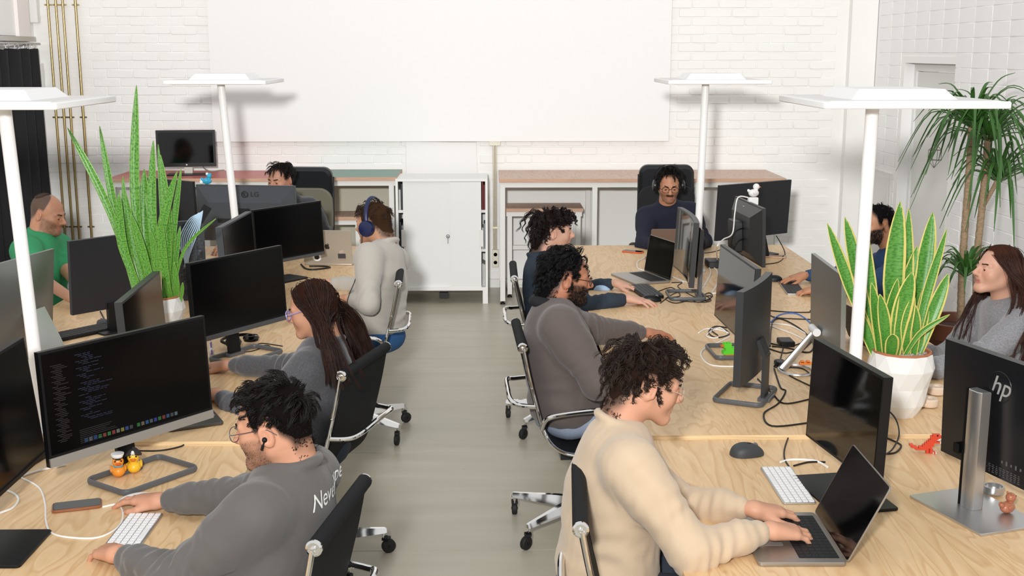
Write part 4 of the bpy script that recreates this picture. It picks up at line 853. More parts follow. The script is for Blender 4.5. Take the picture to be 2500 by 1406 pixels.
person('bearded man with glasses in brown grey sweatshirt with black collar', -86, (.34, 5.16), DP(1345, 748, 5.20), DP(1384, 680, 5.24), (-82, -8),
    {'R': hand_on(1590, 905, 1650, 905), 'L': hand_on(1580, 812, 1640, 812)}, 'b67c60', short_hair(3400, 11, .008, .032, .32, .45, .005, (.0, .85, .5), False, w=.0010, cfreq=1.0, grav=.85, m=12, front=.9, sidek=.6, nape=.4, tab=[(0, 27), (28, 28), (48, 14), (60, 0), (68, -34), (78, -36), (84, -14), (100, -14), (110, -50), (140, -72), (180, -74)]), '0d0b0c', 'beard', M('brown_grey_sweat', '5d5350', .88, bump=.25, bscale=600, sheen=.2), 'sweatshirt', collar='141419', legs='8f9bb0', res=.0042, glasses=('15151a', .0235, .021, .8, .0016), seed=16, bulk=1.2)
person('man with curly mullet in washed navy sweatshirt', -86, (.36, 6.72), DP(1322, 635, 6.78), DP(1352, 566, 6.82), (-84, -3),
    {'R': hand_on(1532, 728, 1600, 738, DESK, .04, .025, 'mouse'), 'L': hand_on(1502, 690, 1550, 700, DESK, .045, .025)}, 'cd9f89', short_hair(2600, 20, .0100, .045, .3, .5, .009, (.05, -.45, .9), False, w=.0013, cfreq=.9, grav=.75, m=12, front=.42, sidek=.35, nape=1., tab=[(0, 30), (28, 28), (48, 14), (60, 0), (70, -12), (80, -12), (100, -12), (112, -50), (140, -75), (180, -77)]), '1b1210', 'none', M('washed_navy', '26323f', .88, var=.12, bump=.25, bscale=500), 'sweatshirt', res=.0045, seed=18)
person('man with moustache, black headphones and glasses in navy sweater at the far end', 180, (1.37, 8.98), DP(1630, 502, 8.80), DP(1633, 452, 8.70), (178, -17),
    {'R': dict(w=(1.22, 8.36, .79), to=(1.24, 8.2, .765), pose='type'), 'L': dict(w=(1.46, 8.36, .79), to=(1.42, 8.2, .765), pose='type')}, 'bd876a', short_hair(2400, 9, .0085, .030, .3, .6, .003, (0, -.4, .9), False, grav=.3, front=.8), '15100e', 'moustache', M('navy_knit', '161a2e', .9, bump=.4, bscale=300), 'sweater', res=.0046, glasses=('14110f', .0255, .022, .8, .0020), seed=20, sw=.165, bulk=.98)
person('dark haired bearded man in denim shirt behind the lamp pole', 98, (2.56, 7.12), DP(2180, 618, 7.18), DP(2140, 550, 7.20), (104, -4),
    {'R': hand_on(1963, 672, 1900, 684, DESK, .05, .025, 'mouse'), 'L': hand_on(2000, 704, 1945, 712, DESK, .05, .02)}, 'b98463', short_hair(2000, 5, .006, .014, .2, .4), '131011', 'beard', M('denim', '27466e', .9, var=.25, vscale=120, bump=.4, bscale=400), 'shirt', res=.0048, seed=22)
person('long haired woman in light grey wool sweater at the right edge', 95, (2.46, 5.24), DP(2455, 742, 5.27), DP(2436, 662, 5.26), (98, 8),
    {'R': hand_on(2238, 862, 2190, 860, DESK, .03, .02), 'L': hand_on(2236, 908, 2186, 908, DESK, .03, .02)}, 'cf9f88', long_hair(3400, 23, .028, -.02, wav=.12, m=17, w=.0011, curl=.009, thick=.02, bias=(-.1, .35, 0)), '3f241a', 'none', M('wool_light_grey', '86868a', .95, var=.3, vscale=160, bump=.35, bscale=330, sheen=.3), 'sweater', res=.0042, hs=.95, sw=.17, bulk=1.0, seed=24)
# ================================================================ monitors
def frame2(A, B, front):      # A, B: lower corners seen left / right; local -y is the screen side
    A, B = Vector((A[0], A[1])), Vector((B[0], B[1]))
    d = (B-A) if front else (A-B); return (A+B)/2, (B-A).length, math.atan2(d.y, d.x)
def bentbox(b, x0, x1, z0, z1, y0, y1, R, n=12, tap=None):
    vs = []
    for i in range(n+1):
        x = x0+(x1-x0)*i/n; s = -x*x/(2*R) if R else 0
        for (y, z) in ((y0, z0), (y0, z1), (y1, z1), (y1, z0)): vs.append((x, y+s, z))
    fs = [(0, 1, 2, 3), tuple(reversed((n*4, n*4+1, n*4+2, n*4+3)))]
    for i in range(n):
        for k in range(4): a = i*4+k; c = i*4+(k+1) % 4; fs.append((a, a+4, c+4, c))
    b.add(vs, [tuple(reversed(f)) for f in fs])
def monitor(lab, A, B, zb, h, front=True, th=.022, chin=.0, chinm=None, stand='plate', zd=DESK, base=(.26, .20), boff=.06, R=0, bez=.009, body=None, back=None, tilt=3., basem=None, scr=None, neckm=None, grp='dark monitors on the desks', wedge=None, bx=0., nk=.03):
    c, W, rz = frame2(A, B, front); body = body or BLACK; basem = basem or BLACK; neckm = neckm or basem
    t = thing('monitor', lab, 'monitor', (c.x, c.y, zd), rz, grp); z0 = zb-zd; cz = z0+h/2
    T = Matrix.Translation((0, 0, cz)) @ Matrix.Rotation(math.radians(-tilt), 4, 'X') @ Matrix.Translation((0, 0, -cz))
    b = MB(); b.T = T; bentbox(b, -W/2, W/2, z0, z0+h, 0, th, R); hs = b.build('housing', body, t, 40)
    b = MB(); b.T = T; bentbox(b, -W/2+bez, W/2-bez, z0+bez+chin, z0+h-bez, -.0012, .0006, R); sc = b.build('screen', scr or SCREEN, t, 40)
    if chin:
        b = MB(); b.T = T; bentbox(b, -W/2, W/2, z0, z0+chin, -.004, .004, R); b.build('chin', chinm or SILV2, t, 40)
    if back != 'flat':
        b = MB(); b.T = T; bw, bh = (wedge or (.62, .6)); w2, h2 = W*bw/2, h*bh/2; w1, h1 = W*.49, h*.48
        if not wedge: w1, h1 = w2*1.25, h2*1.3
        d2 = .03 if not wedge else .05
        vs = [(-w1, th-.001, cz-h1), (w1, th-.001, cz-h1), (w1, th-.001, cz+h1), (-w1, th-.001, cz+h1), (-w2, th+d2, cz-h2), (w2, th+d2, cz-h2), (w2, th+d2, cz+h2), (-w2, th+d2, cz+h2)]
        b.add(vs, [(0, 4, 5, 1), (1, 5, 6, 2), (2, 6, 7, 3), (3, 7, 4, 0), (7, 6, 5, 4)]); b.build('back_cover', body, t, 10)
        b = MB(); b.T = T; b.box((W*.12, th+d2+.0005, cz-h2*.55), (W*.3, .004, .03)); b.build('port_strip', M('port_black', '08080a', .6), t)
    d2 = (.05 if wedge else .03) if back != 'flat' else 0
    if stand in ('plate', 'frame'):
        yb = th+d2; bw, bd = base
        b = MB(); vs = []
        for (y, z, hw) in ((yb-.01, cz+.05, .032), (yb+.035, cz-.02, .032), (boff+bd*.28, .012, .045), (boff+bd*.28-.03, .006, .045), (yb-.01, cz-.06, .032)): pass
        P = [(0, yb+.004, cz+nk), (0, yb+.03, cz+nk-.06), (bx, boff+bd*.3+.02, .012)]
        for i in range(2):
            p, q = Vector(P[i]), Vector(P[i+1]); dd = q-p
            b.box((p+q)/2, (.07 if i else .08, .016, dd.length+.014), Matrix.Rotation(-math.atan2(dd.y, -dd.z)*-1, 3, 'X'))
        b.build('neck', neckm, t)
        b = MB()
        if stand == 'plate': b.prism(rrect(bw, bd, .012, 3, bx, boff), 0, .010, .002)
        else:
            P2 = [(p[0], p[1], .0115) for p in rrect(bw, bd, .025, 4, 0, boff)]; b.tube(P2, .011, 8, True, flat=.62)
            b.box((0, boff+bd/2-.012, .008), (.10, .05, .014))
        b.build('stand_base', basem, t)
    elif stand == 'stub':
        b = MB(); b.box((0, th*.5, z0/2+.01), (.07, .02, z0+.04)); b.build('neck', neckm, t)
        b = MB(); b.prism(rrect(base[0], base[1], .012, 3, bx, boff), 0, .010, .002); b.build('stand_base', basem, t)
    elif stand == 'column':
        b = MB(); b.T = Matrix.Translation((.02, th+.045, 0)); P3 = [(-.033, -.02), (-.031, .012), (-.018, .02), (.018, .02), (.031, .012), (.033, -.02)]; b.prism(list(reversed(P3)) if False else P3[::-1], .008, h*1.02, .002); nk = b.build('column', SILVER, t)
        b = MB(); b.box((.0555, th+.043, h*.5+.008), (.006, .034, h)); b.box((.02, th+.0245, h*.5+.008), (.062, .004, h)); b.build('column_slot', BLACK, nk)
        b = MB(); b.box((.02, th+.012, cz+.04), (.05, .03, .08)); b.build('mount', BLACK, t)
        b = MB(); b.box2((.086, th+.03, .175), (.062, th+.07, .178)); b.box2((.086, th+.03, .178), (.084, th+.07, .205)); b.box2((.086, th+.03, .178), (.062, th+.033, .205)); b.box2((.086, th+.067, .178), (.062, th+.07, .205)); b.build('cable_clip', BLACK, nk)
        b = MB(); b.prism(rrect(base[0], base[1], .006, 2, 0, boff), 0, .009, .0015); b.build('stand_base', SILVER, t)
    t['T'] = 0
    return t, T, W, cz, th+d2
def logo_back(t, T, y, x, z, s, size, mat, shear=0, sx=1.):
    Mx = T @ Matrix.Translation((x, y, z)) @ Matrix.Rotation(PI, 4, 'Z') @ Matrix.Rotation(PI/2, 4, 'X'); return text_mesh(s, size, mat, 'logo', t, Mx, shear, .0008, sx)
GREYCHIN = M('grey_chin', '8c8780', .45); GREYBODY = M('monitor_grey', '2c2e30', .42); LGGREY = M('monitor_slate', '3c4046', .45); ALUBACK = M('aluminium_back', '8d8f8e', .38, .75)
# left row
m1 = monitor('big dark monitor showing code, with grey chin, two ducks on its foot', (-1.413, 3.62), (-1.02, 4.15), .85, .375, True, chin=.03, chinm=GREYCHIN, stand='frame', zd=DESKN, base=(.30, .21), boff=-.03, basem=M('stand_grey', '55575a', .4), neckm=BLACK)
monitor('dark monitor cut off by the left picture edge, nearest to the camera', (-1.50, 3.16), (-1.502, 3.78), .84, .40, True, chin=.012, chinm=BLACK, zd=DESKN, base=(.26, .22), boff=-.06, tilt=6, bx=-.20)
monitor('dark monitor in front of the long haired woman at left', (-1.335, 5.19), (-1.01, 5.69), .865, .365, True, chin=.022, chinm=M('dark_chin', '4a4a4b', .5), base=(.30, .19), boff=-.02, stand='frame', basem=M('stand_grey'), neckm=BLACK)
monitor('dark widescreen in front of the man with blue headphones', (-1.43, 7.10), (-1.085, 7.56), .87, .345, True, chin=.02, chinm=M('dark_chin'), base=(.24, .18))
monitor('dark monitor turned aside, left neighbour of the widescreen by the blue headphones', (-1.455, 6.395), (-1.426, 7.06), .87, .345, True, th=.035, body=LGGREY, base=(.2, .16))
monitor('dark screen turned edge on in front of the potted snake plant', (-1.42, 4.51), (-1.458, 5.18), .84, .36, True, th=.03, body=GREYBODY, base=(.22, .18))
monitor('flat dark monitor back beside the green T-shirt man', (-2.10, 5.82), (-1.80, 6.16), .86, .375, False, back='flat', base=(.20, .16), body=M('navy_black', '1b1c22', .5), stand='stub', boff=0)
m6 = bpy.data.objects['monitor.006']
for k, (x, z) in enumerate(((-.13, .17), (-.15, .17), (-.13, .20), (-.15, .20))):
    b = MB(); b.box((x, .0225, z), (.014, .002, .018 if k % 2 else .024)); b.build('port_label', PRINT, m6)
# all in one computer seen from behind
c, W, rz = frame2((-2.108, 4.785), (-1.99, 5.29), False)
im = thing('desktop_computer', 'silver all in one computer seen from behind, cable in its back', 'computer', (c.x, c.y, DESK), rz)
b = MB(); b.T = Matrix.Translation((0, 0, .31)) @ Matrix.Rotation(math.radians(-6), 4, 'X'); n = 14; vs = []; fs = []
for i in range(n+1):
    for j in range(n+1):
        u, v = i/n*2-1, j/n*2-1; bul = .048*(1-u*u)**.8*(1-v*v)**.8; vs.append((u*W/2, .006+bul, v*.235))
for i in range(n):
    for j in range(n): a = i*(n+1)+j; fs.append((a, a+1, a+n+2, a+n+1))
b.add(vs, fs); b.box2((-W/2, -.006, -.235), (W/2, .0062, .235)); b.build('housing', ALUBACK, im, 30)
b = MB(); b.T = Matrix.Translation((0, 0, .31)) @ Matrix.Rotation(math.radians(-6), 4, 'X'); b.box2((-W/2+.01, -.0075, -.17), (W/2-.01, -.005, .225)); b.build('screen', SCREENG, im)
b = MB(); P = smoothpath([(-.03, .062, .31), (-.03, .14, .15), (-.03, .185, .012)], 6)
for i in range(len(P)-1):
    p, q = P[i], P[i+1]; dd = q-p; b.box((p+q)/2, (.15, .007, dd.length+.004), Matrix.Rotation(math.atan2(-dd.y, dd.z), 3, 'X'))
b.box((-.03, .09, .006), (.17, .20, .008)); st = b.build('stand', SILVER, im)
b = MB(); b.tube([(.03*math.cos(a), .137+.008*math.sin(a)*0, .08+.03*math.sin(a)) for a in [2*PI*k/16 for k in range(16)]], .004, 6, True); b.build('cable_hole', BLACK, st)
# far end pair
lg = monitor('slate monitor back with round emblem and two letters, blue duck on top', (-2.03, 8.20), (-1.335, 8.10), .865, .388, False, th=.02, body=LGGREY, wedge=(.72, .42), base=(.28, .2), tilt=2)
logo_back(lg[0], lg[1], lg[4]+.001-.02, -.075, lg[3]+.135, 'LG', .05, LOGO)
b = MB(); b.T = lg[1] @ Matrix.Translation((-.005, lg[4]-.018, lg[3]+.135)) ; b.tube([(.021*math.cos(a), 0, .021*math.sin(a)) for a in [2*PI*k/24 for k in range(24)]], .0035, 6, True); b.box((.004, 0, 0), (.004, .004, .022)); b.box((-.002, 0, -.010), (.012, .004, .004)); b.cyl((.010, -.002, .004), (.010, .002, .004), .0035, 10); b.build('logo', LOGO, lg[0])
monitor('large black monitor angled behind the snake plant and circuit rack', (-2.43, 8.48), (-2.045, 8.22), .87, .40, False, back='flat', base=(.2, .2), boff=-.02, tilt=2, body=M('navy_black'))
# old monitor on the red table
hp = monitor('old black monitor with shiny screen on the red wall table', tuple(DP(384, 405, 10.36)[:2]), tuple(DP(528, 404, 10.42)[:2]), 1.165, .315, True, th=.035, zd=1.09, stand='plate', base=(.34, .16), boff=.03, bez=.02, chin=.012, chinm=BLACK, scr=SCREENG, tilt=1, neckm=SILV2)
b = MB(); b.box((0, -.008, 1.165-1.09+.017), (.012, .003, .010)); b.build('logo', PRINT, hp[0])
# right row
monitor('slim monitor seen nearly edge on, in front of the brown grey laptop', (1.136, 7.13), (1.122, 6.45), .86, .365, True, R=2.6, th=.03, body=GREYBODY, base=(.24, .2), stand='frame', basem=M('stand_grey'), scr=SCREENG, boff=0)
n2 = monitor('wide black monitor back standing in front of the right wall', (1.545, 8.12), (2.13, 8.49), .86, .388, False, back='flat', base=(.25, .2), body=M('navy_black'))
b = MB(); b.T = n2[1]; b.prism(rrect(.2, .2, .03), -.032, -.020, .002, 'y'); 
o = b.build('back_plate', M('navy_black'), n2[0]); o.location = (-.02, 0, n2[3]-.02)
n3 = monitor('grey monitor back with sloped edges, webcam clipped on its top', (1.612, 7.70), (1.655, 7.08), .86, .362, False, th=.02, body=GREYBODY, wedge=(.66, .62), base=(.26, .2), tilt=2)
b = MB(); b.T = n3[1] @ Matrix.Translation((.03, n3[4], n3[3]-.03)); b.prism(rrect(.17, .2, .02), -.05, 0, .004, 'y'); b.build('attached_box', GREYBODY, n3[0])
monitor('shiny monitor mirroring hands, in front of the bearded man', (1.122, 5.80), (1.15, 5.12), .85, .362, True, th=.025, body=GREYBODY, base=(.24, .2), stand='frame', basem=M('stand_grey'), scr=SCREENG, boff=.0)
monitor('dark curved monitor seen from its side, wire frame foot, middle of right row', (.963, 4.52), (1.175, 4.95), .845, .385, False, R=2.2, th=.03, body=GREYBODY, base=(.28, .2), stand='frame', basem=M('stand_grey'), boff=-.02, back='flat', tilt=0, neckm=GREYBODY, nk=-.05)
n6 = monitor('silver backed monitor with white hinge arm next to the potted plant', (1.478, 5.31), (1.455, 4.75), .84, .409, False, th=.018, body=ALUBACK, back='flat', base=(.2, .18), stand=None, tilt=2)
b = MB(); b.T = n6[1]; b.box((-n6[2]/2-.001, .009, n6[3]), (.004, .020, .405)); b.build('edge_strip', SILVER, n6[0])
b = MB(); b.tube([(.10, .04, .18), (.10, .17, .01)], [.013, .02], 12, flat=.5); b.build('arm', SILVER, n6[0])
b = MB(); b.cyl((.055, .035, .19), (.155, .035, .19), .018, 16); b.build('hinge', WHITEP, n6[0])
b = MB(); b.tube([(.10+.09*math.cos(a), .11+.075*math.sin(a), .006) for a in [2*PI*k/20 for k in range(20)]], .007, 8, True); b.build('stand_base', SILVER, n6[0])
monitor('brown shimmering monitor behind the open laptop, on a black square foot', (1.09, 3.92), (1.168, 3.42), .845, .345, True, th=.03, body=BLACK, base=(.34, .22), boff=.02, zd=DESKN, scr=SCREENG, tilt=2)
n8 = monitor('dark monitor back with slanted letters on a tall silver column stand', (1.515, 3.76), (1.66, 3.31), .845, .385, False, th=.03, body=M('piano_black', '15161a', .3), back='flat', stand='column', zd=DESKN, base=(.34, .24), boff=.07, tilt=2)
logo_back(n8[0], n8[1], n8[4]+.001, -.025, n8[3]+.10, 'hp', .085, M('logo_grey', '9a9a98', .4), .35)
b = MB(); b.T = n8[1]; b.tube([(-.025+.048*math.cos(a), n8[4]+.0004, n8[3]+.10+.048*math.sin(a)) for a in [2*PI*k/28 for k in range(28)]], .0014, 5, True); b.build('logo_ring', M('piano_black'), n8[0])
b = MB(); b.T = n8[1]
for q in range(5): b.box((-.05-.02*q, n8[4]+.001, n8[3]-.135), (.005, .002, .014 if q % 2 else .008))
for r in range(5):
    for q in range(10): b.box((.02-.016*q, n8[4]+.001, n8[3]-.158-.006*r), (random.uniform(.004, .012), .001, .0022))
b.build('label_print', M('label_grey', '5a5a58', .6), n8[0])
# code on the big screen (flat print of light on the panel)
CODE = [M('code_blue', '1b2038', .5), M('code_grey', '211d22', .5)]
t1, T1, W1, cz1, _ = m1
def quads(cells, name, mat):
    b = MB(); b.T = T1
    for (x, z, w_, h_) in cells: b.add([(x, -.0016, z), (x+w_, -.0016, z), (x+w_, -.0016, z+h_), (x, -.0016, z+h_)], [(0, 1, 2, 3)])
    b.build(name, mat, t1)
zt = cz1+.165; cells = []
for r in range(40):
    z = zt-.012-r*.0056
    if r % 9 == 7 or z < cz1-.08: continue
    x = -W1/2+.125+.012*(r % 4); 
    for q in range(random.randint(1, 4)):
        w_ = random.uniform(.008, .03); cells.append((x, z, w_, .0022)); x += w_+.004
quads(cells, 'code_text', CODE[0]); cells = []
for r in range(46):
    z = zt-.03-r*.0058
    if z < cz1-.12: break
    cells.append((-W1/2+.035+.008*(r % 3), z, random.uniform(.02, .05), .0024))
for r in range(8): cells.append((-W1/2+.115, cz1-.095-r*.006, random.uniform(.05, .16), .0022))
quads(cells, 'file_list', CODE[1])
dk = ['2f6db0', '8a8f96', '3566c8', '3aa655', 'b34b3a', '3aa655', 'c04848', '9aa39a', 'b8b04a', '3566c8', '555a60', '2f9c4c', 'a08a70', '2f77c0', '6a7f8a', '3a4fc8', '2f9c4c', 'b03c3c', '3a74b8', '606468', '7a9aa8']
for i, c in enumerate(dk):
    quads([(-W1/2+.13+i*.0175+(.012 if i > 10 else 0), cz1-.138, .0125, .0125)], 'dock_icon', M('icon_'+c, [int(int(c[i:i+2], 16)*.55) for i in (0, 2, 4)], .5))
# ================================================================ laptops
def laptop(lab, hx, hy, rz, W=.31, Dp=.22, ang=110, zd=DESK, col=None, keys=True, logo=True, lidcol=None, single=False):
    col = col or SILVER; t = thing('laptop', lab, 'laptop', (hx, hy, zd), rz)      # origin at the hinge; user sits at -y
    b = MB(); b.prism(rrect(W, Dp, .012, 3, 0, -Dp/2), .001, .013, .002); bs = b.build('base', col, t)
    b = MB(); b.prism(rrect(W*.84, Dp*.46, .004, 2, 0, -Dp*.28), .0128, .0134, 0); b.build('keyboard_well', KEYB, bs)
    kw = W*.82/14
    if keys:
        one = MB(); one.prism(rrect(kw*.86, Dp*.46/6*.84, .0015, 1), 0, .0014, .0004); me = one.mesh('key', KEYB); big = MB(); big.prism(rrect(kw*5, Dp*.46/6*.84, .0015, 1), 0, .0014, .0004); mb = big.mesh('key', KEYB)
        J = MB()
        for r in range(6):
            for q in range(14):
                y = -Dp*.28+Dp*.46*(2.5-r)/6; x = (q-6.5)*kw
                if r == 5 and 4 <= q <= 8:
                    if q != 6: continue
                    mm = mb
                else: mm = me
                if single:
                    o = bpy.data.objects.new('key', mm); COL.objects.link(o); o.parent = bs; o.location = (x, y, .0134)
                else: J.prism(rrect(kw*(5 if mm is mb else .86), Dp*.46/6*.84, .0015, 1, x, y), .0134, .0148, 0)
        if not single: o = J.build('keys', KEYB, bs); o['kind'] = 'stuff'
    b = MB(); b.prism(rrect(W*.38, Dp*.34, .006, 3, 0, -Dp*.78), .0128, .0133, 0); b.build('trackpad', M('trackpad', 'a9a6a2', .4, .5), bs)
    T = Matrix.Translation((0, 0, .012)) @ Matrix.Rotation(math.radians(90-ang), 4, 'X'); b = MB(); b.T = T      # lid plane: x, z up; screen at -y
    b.prism(rrect(W, Dp, .012, 3, 0, Dp/2), -.004, .001, .001, 'y'); ld_ = b.build('lid', lidcol or col, t)
    b = MB(); b.T = T; b.prism(rrect(W-.008, Dp-.008, .009, 3, 0, Dp/2+.001), .0010, .0016, 0, 'y'); b.build('screen', SCREENG, ld_)
    if logo:
        b = MB(); b.T = T @ Matrix.Translation((0, .0042, Dp*.52)); apple(b, .022); b.build('logo', LOGO, ld_)
    return t, T, W, Dp, ld_
def apple(b, s):
    L_ = [(0, .62), (.25, .72), (.5, .68), (.68, .52), (.52, .35), (.46, .1), (.55, -.15), (.75, -.32), (.6, -.68), (.38, -.92), (.18, -.88), (0, -.82), (-.2, -.9), (-.42, -.86), (-.68, -.5), (-.82, 0), (-.74, .42), (-.5, .66), (-.25, .72)]
    n = len(L_); vs = [(-p[0]*s, 0, p[1]*s) for p in L_]+[(-p[0]*s, -.0006, p[1]*s) for p in L_]
    b.add(vs+[], [tuple(reversed(range(n)))]+[(i, (i+1) % n, n+(i+1) % n, n+i) for i in range(n)])
    lf = [(0, .75), (.08, 1.0), (.32, 1.18), (.3, .95), (.16, .8)]; n2_ = len(lf); b.add([(-p[0]*s, 0, p[1]*s) for p in lf], [tuple(reversed(range(n2_)))])
laptop('open laptop with black keyboard under the beige sleeves, near right desk', 1.0, 3.30, -PI/2-.02, .375, .25, 116, DESKN, SILV2, single=True)
laptop('open grey laptop with dark screen beside the curly haired man', 1.045, 7.39, -PI/2+.33, .37, .24, 99, DESK, SILV2)
laptop('brown grey laptop lid facing the camera, in front of the moustached man', 1.235, 7.87, PI, .352, .245, 104, DESK, M('rose_grey_aluminium', '8a756a', .4, .6))
l4 = laptop('silver laptop lid with stickers beside the blue headphones', -1.10, 7.88, PI-.08, .33, .235, 100, DESK, M('pale_aluminium', 'b9b2a6', .4, .55))
def sticker(x, z, w_, h_, c, rot=0., round_=False, parent=None, T=None, nm='sticker'):
    b = MB(); b.T = T @ Matrix.Translation((x, .0043, z)) @ Matrix.Rotation(rot, 4, 'Y'); b.prism(rrect(w_, h_, (min(w_, h_)/2-.0005) if round_ else .002, 4), -.0004, 0, 0, 'y'); return b.build(nm, M('sticker_'+c, c, .5), parent)
_, T4, W4, D4, lid4 = l4
sticker(.085, .125, .08, .014, '8a6a5c', .62, False, lid4, T4); sticker(.075, .045, .06, .055, 'f0f0ee', 0, True, lid4, T4); sticker(.075, .045, .034, .034, '26262a', 0, True, lid4, T4, 'sticker_mark').location = (0, .0006, 0)
sticker(-.095, .055, .052, .034, '3a3a3e', 0, False, lid4, T4); sticker(-.097, .03, .05, .014, 'a08c80', 0, False, lid4, T4); sticker(-.095, .085, .03, .022, 'b8a79a', .3, False, lid4, T4)
text_mesh('cooool', .014, PRINT, 'sticker_text', lid4, T4 @ Matrix.Translation((.075, .0052, .064)) @ Matrix.Rotation(PI, 4, 'Z') @ Matrix.Rotation(PI/2, 4, 'X'))
p = G(470, 1035, DESK); laptop('open laptop half hidden behind the big code monitor', p[0]-.13, p[1]+.03, PI/2+.45, .30, .21, 82, DESK, M('dark_grey_aluminium', '5d5a56', .4, .7))
p = G(2100, 846, DESK); laptop('black laptop between the silver backed monitor and the lamp pole', p[0]+.02, p[1]+.02, -PI/2+3.3, .30, .2, 112, DESK, BLACK, logo=False)
# ================================================================ keyboards and mice
def keyboard(lab, c, rz, W=.279, Dp=.115, zd=DESK, base=None, keym=None, cols=14, rows=5, single=False, th=.008, kh=.0022):
    t = thing('keyboard', lab, 'keyboard', (c[0], c[1], zd), rz)
    b = MB(); b.prism(rrect(W, Dp, .008, 3), .0005, th, .0015); bs = b.build('base', base or SILVER, t); keym = keym or WHITEP
    kw, kd = (W-.008)/cols, (Dp-.008)/rows; J = MB()
    one = MB(); one.prism(rrect(kw*.87, kd*.87, .002, 1), 0, kh, .0005); me = one.mesh('key', keym); big = MB(); big.prism(rrect(kw*4.9, kd*.87, .002, 1), 0, kh, .0005); mb = big.mesh('key', keym)
    for r in range(rows):
        for q in range(cols):
            x = (q-(cols-1)/2)*kw; y = ((rows-1)/2-r)*kd; mm = me
            if r == rows-1 and 3 <= q <= 7:
                if q != 5: continue
                mm = mb
            if single: o = bpy.data.objects.new('key', mm); COL.objects.link(o); o.parent = bs; o.location = (x, y, th)
            else: J.prism(rrect(kw*(4.9 if mm is mb else .87), kd*.87, .002, 1, x, y), th, th+kh, 0)
    if not single: o = J.build('keys', keym, bs); o['kind'] = 'stuff'
    return t
keyboard('white compact keyboard next to the open laptop, under the brown monitor', G(1922, 1181, DESKN+.008), -PI/2, .335, .108, DESKN, single=True)
keyboard('white compact keyboard under the left hand of the lettered sweatshirt man', (G(357, 1252, .733)[0], G(357, 1252, .733)[1]-.137), PI/2, .275, .108, DESKN, single=True)
keyboard('dark mechanical keyboard under the curly haired man\'s hand', G(1577, 716), -PI/2+.15, .33, .125, DESK, BLACK, M('grey_keys', '3c3e42', .6), th=.018, kh=.007)
keyboard('silver keyboard with dark keys in front of the denim sleeves', G(1933, 704), PI/2-.1, .40, .115, DESK, SILVER, KEYB, 17)
keyboard('black keyboard lying behind the all in one computer', G(200, 815), math.radians(-128), .42, .14, DESK, BLACK, KEYB, 17, th=.015, kh=.004)
keyboard('white keyboard sliver between the two nearest left monitors', G(85, 892), math.radians(-120), .2, .1, DESK)
def mouse(lab, c, rz, zd, mat, size=(.064, .115, .036), wheel=True):
    t = thing('mouse', lab, 'mouse', (c[0], c[1], zd), rz); b = MB(); nu, nv = 20, 8; vs = []; fs = []
    for j in range(nv+1):
        ph = (PI/2)*j/nv
        for i in range(nu):
            a = 2*PI*i/nu; r = math.cos(ph)**.55; x = size[0]/2*r*math.copysign(abs(math.cos(a))**.75, math.cos(a)); y = size[1]/2*r*math.copysign(abs(math.sin(a))**.85, math.sin(a))
            vs.append((x, y, .001+size[2]*math.sin(ph)**.8*(1-.25*(y/size[1]*2)**2-(.12*y/size[1]*2))))
    for j in range(nv):
        for i in range(nu): fs.append((j*nu+i, j*nu+(i+1) % nu, (j+1)*nu+(i+1) % nu, (j+1)*nu+i))
    fs.append(tuple(reversed(range(nu)))); b.add(vs, fs); b.build('shell', mat, t, 60)
    if wheel:
        b = MB(); b.cyl((-.004, size[1]*.26, size[2]*.80), (.004, size[1]*.26, size[2]*.80), .009, 12); b.build('wheel', M('wheel_grey', '6a6a6a', .4), t)
        b = MB(); b.box((0, size[1]*.02, size[2]*.985), (.006, .02, .003)); b.build('button', BLACK, t)
    return t
mouse('large dark ergonomic mouse lying free on the near right desk', G(1823, 1110, DESKN), -PI/2+.25, DESKN, M('graphite', '36393c', .55), (.084, .125, .042))
mouse('flat white mouse under the hand of the lettered sweatshirt man', G(333, 1222, DESKN), PI/2+.45, DESKN, WHITEP, (.058, .113, .021), False)
mouse('small white mouse under the hand of the long haired woman at left', G(523, 906), PI/2, DESK, WHITEP, (.058, .11, .025), False)
mouse('dark mouse under the curly haired man\'s nearer hand', G(1590, 735), -PI/2, DESK, BLACK, (.066, .118, .036))
mouse('dark mouse under the hand with denim sleeve', G(1888, 686), PI/2-.15, DESK, BLACK)
mouse('pale blue mouse lying between the navy sleeves', G(1467, 707), -PI/2-.3, DESK, M('pale_blue_plastic', 'a9c8e8', .4), (.075, .12, .04))
mouse('dark mouse beside the black keyboard behind the all in one computer', G(252, 793), .6, DESK, M('graphite'), (.06, .1, .03))
mouse('grey mouse under the hand beside the circuit rack', G(537, 613), .4, DESK, M('mouse_grey', '9a9a9c', .4), (.06, .11, .035))
# phones
def phone(lab, c, rz, zd, case):
    t = thing('phone', lab, 'phone', (c[0], c[1], zd), rz); b = MB(); b.prism(rrect(.074, .15, .012, 4), .0005, .0105, .003); b.build('case', case, t)
    b = MB(); b.prism(rrect(.067, .143, .010, 4), .0102, .0112, .0004); b.build('screen', SCREENG, t); return t
phone('phone in brown translucent case charging on the near left desk', G(188, 1238, DESKN), math.radians(-72), DESKN, M('amber_case', '8a5230', .25))
phone('phone with orange case lying in front of the moustached man', G(1545, 616), math.radians(60), DESK, M('orange_case', 'd8602f', .35))
phone('phone in pale case on the far right desk under the wide black monitor', G(1893, 628), math.radians(70), DESK, M('peach_case', 'c9a184', .4))
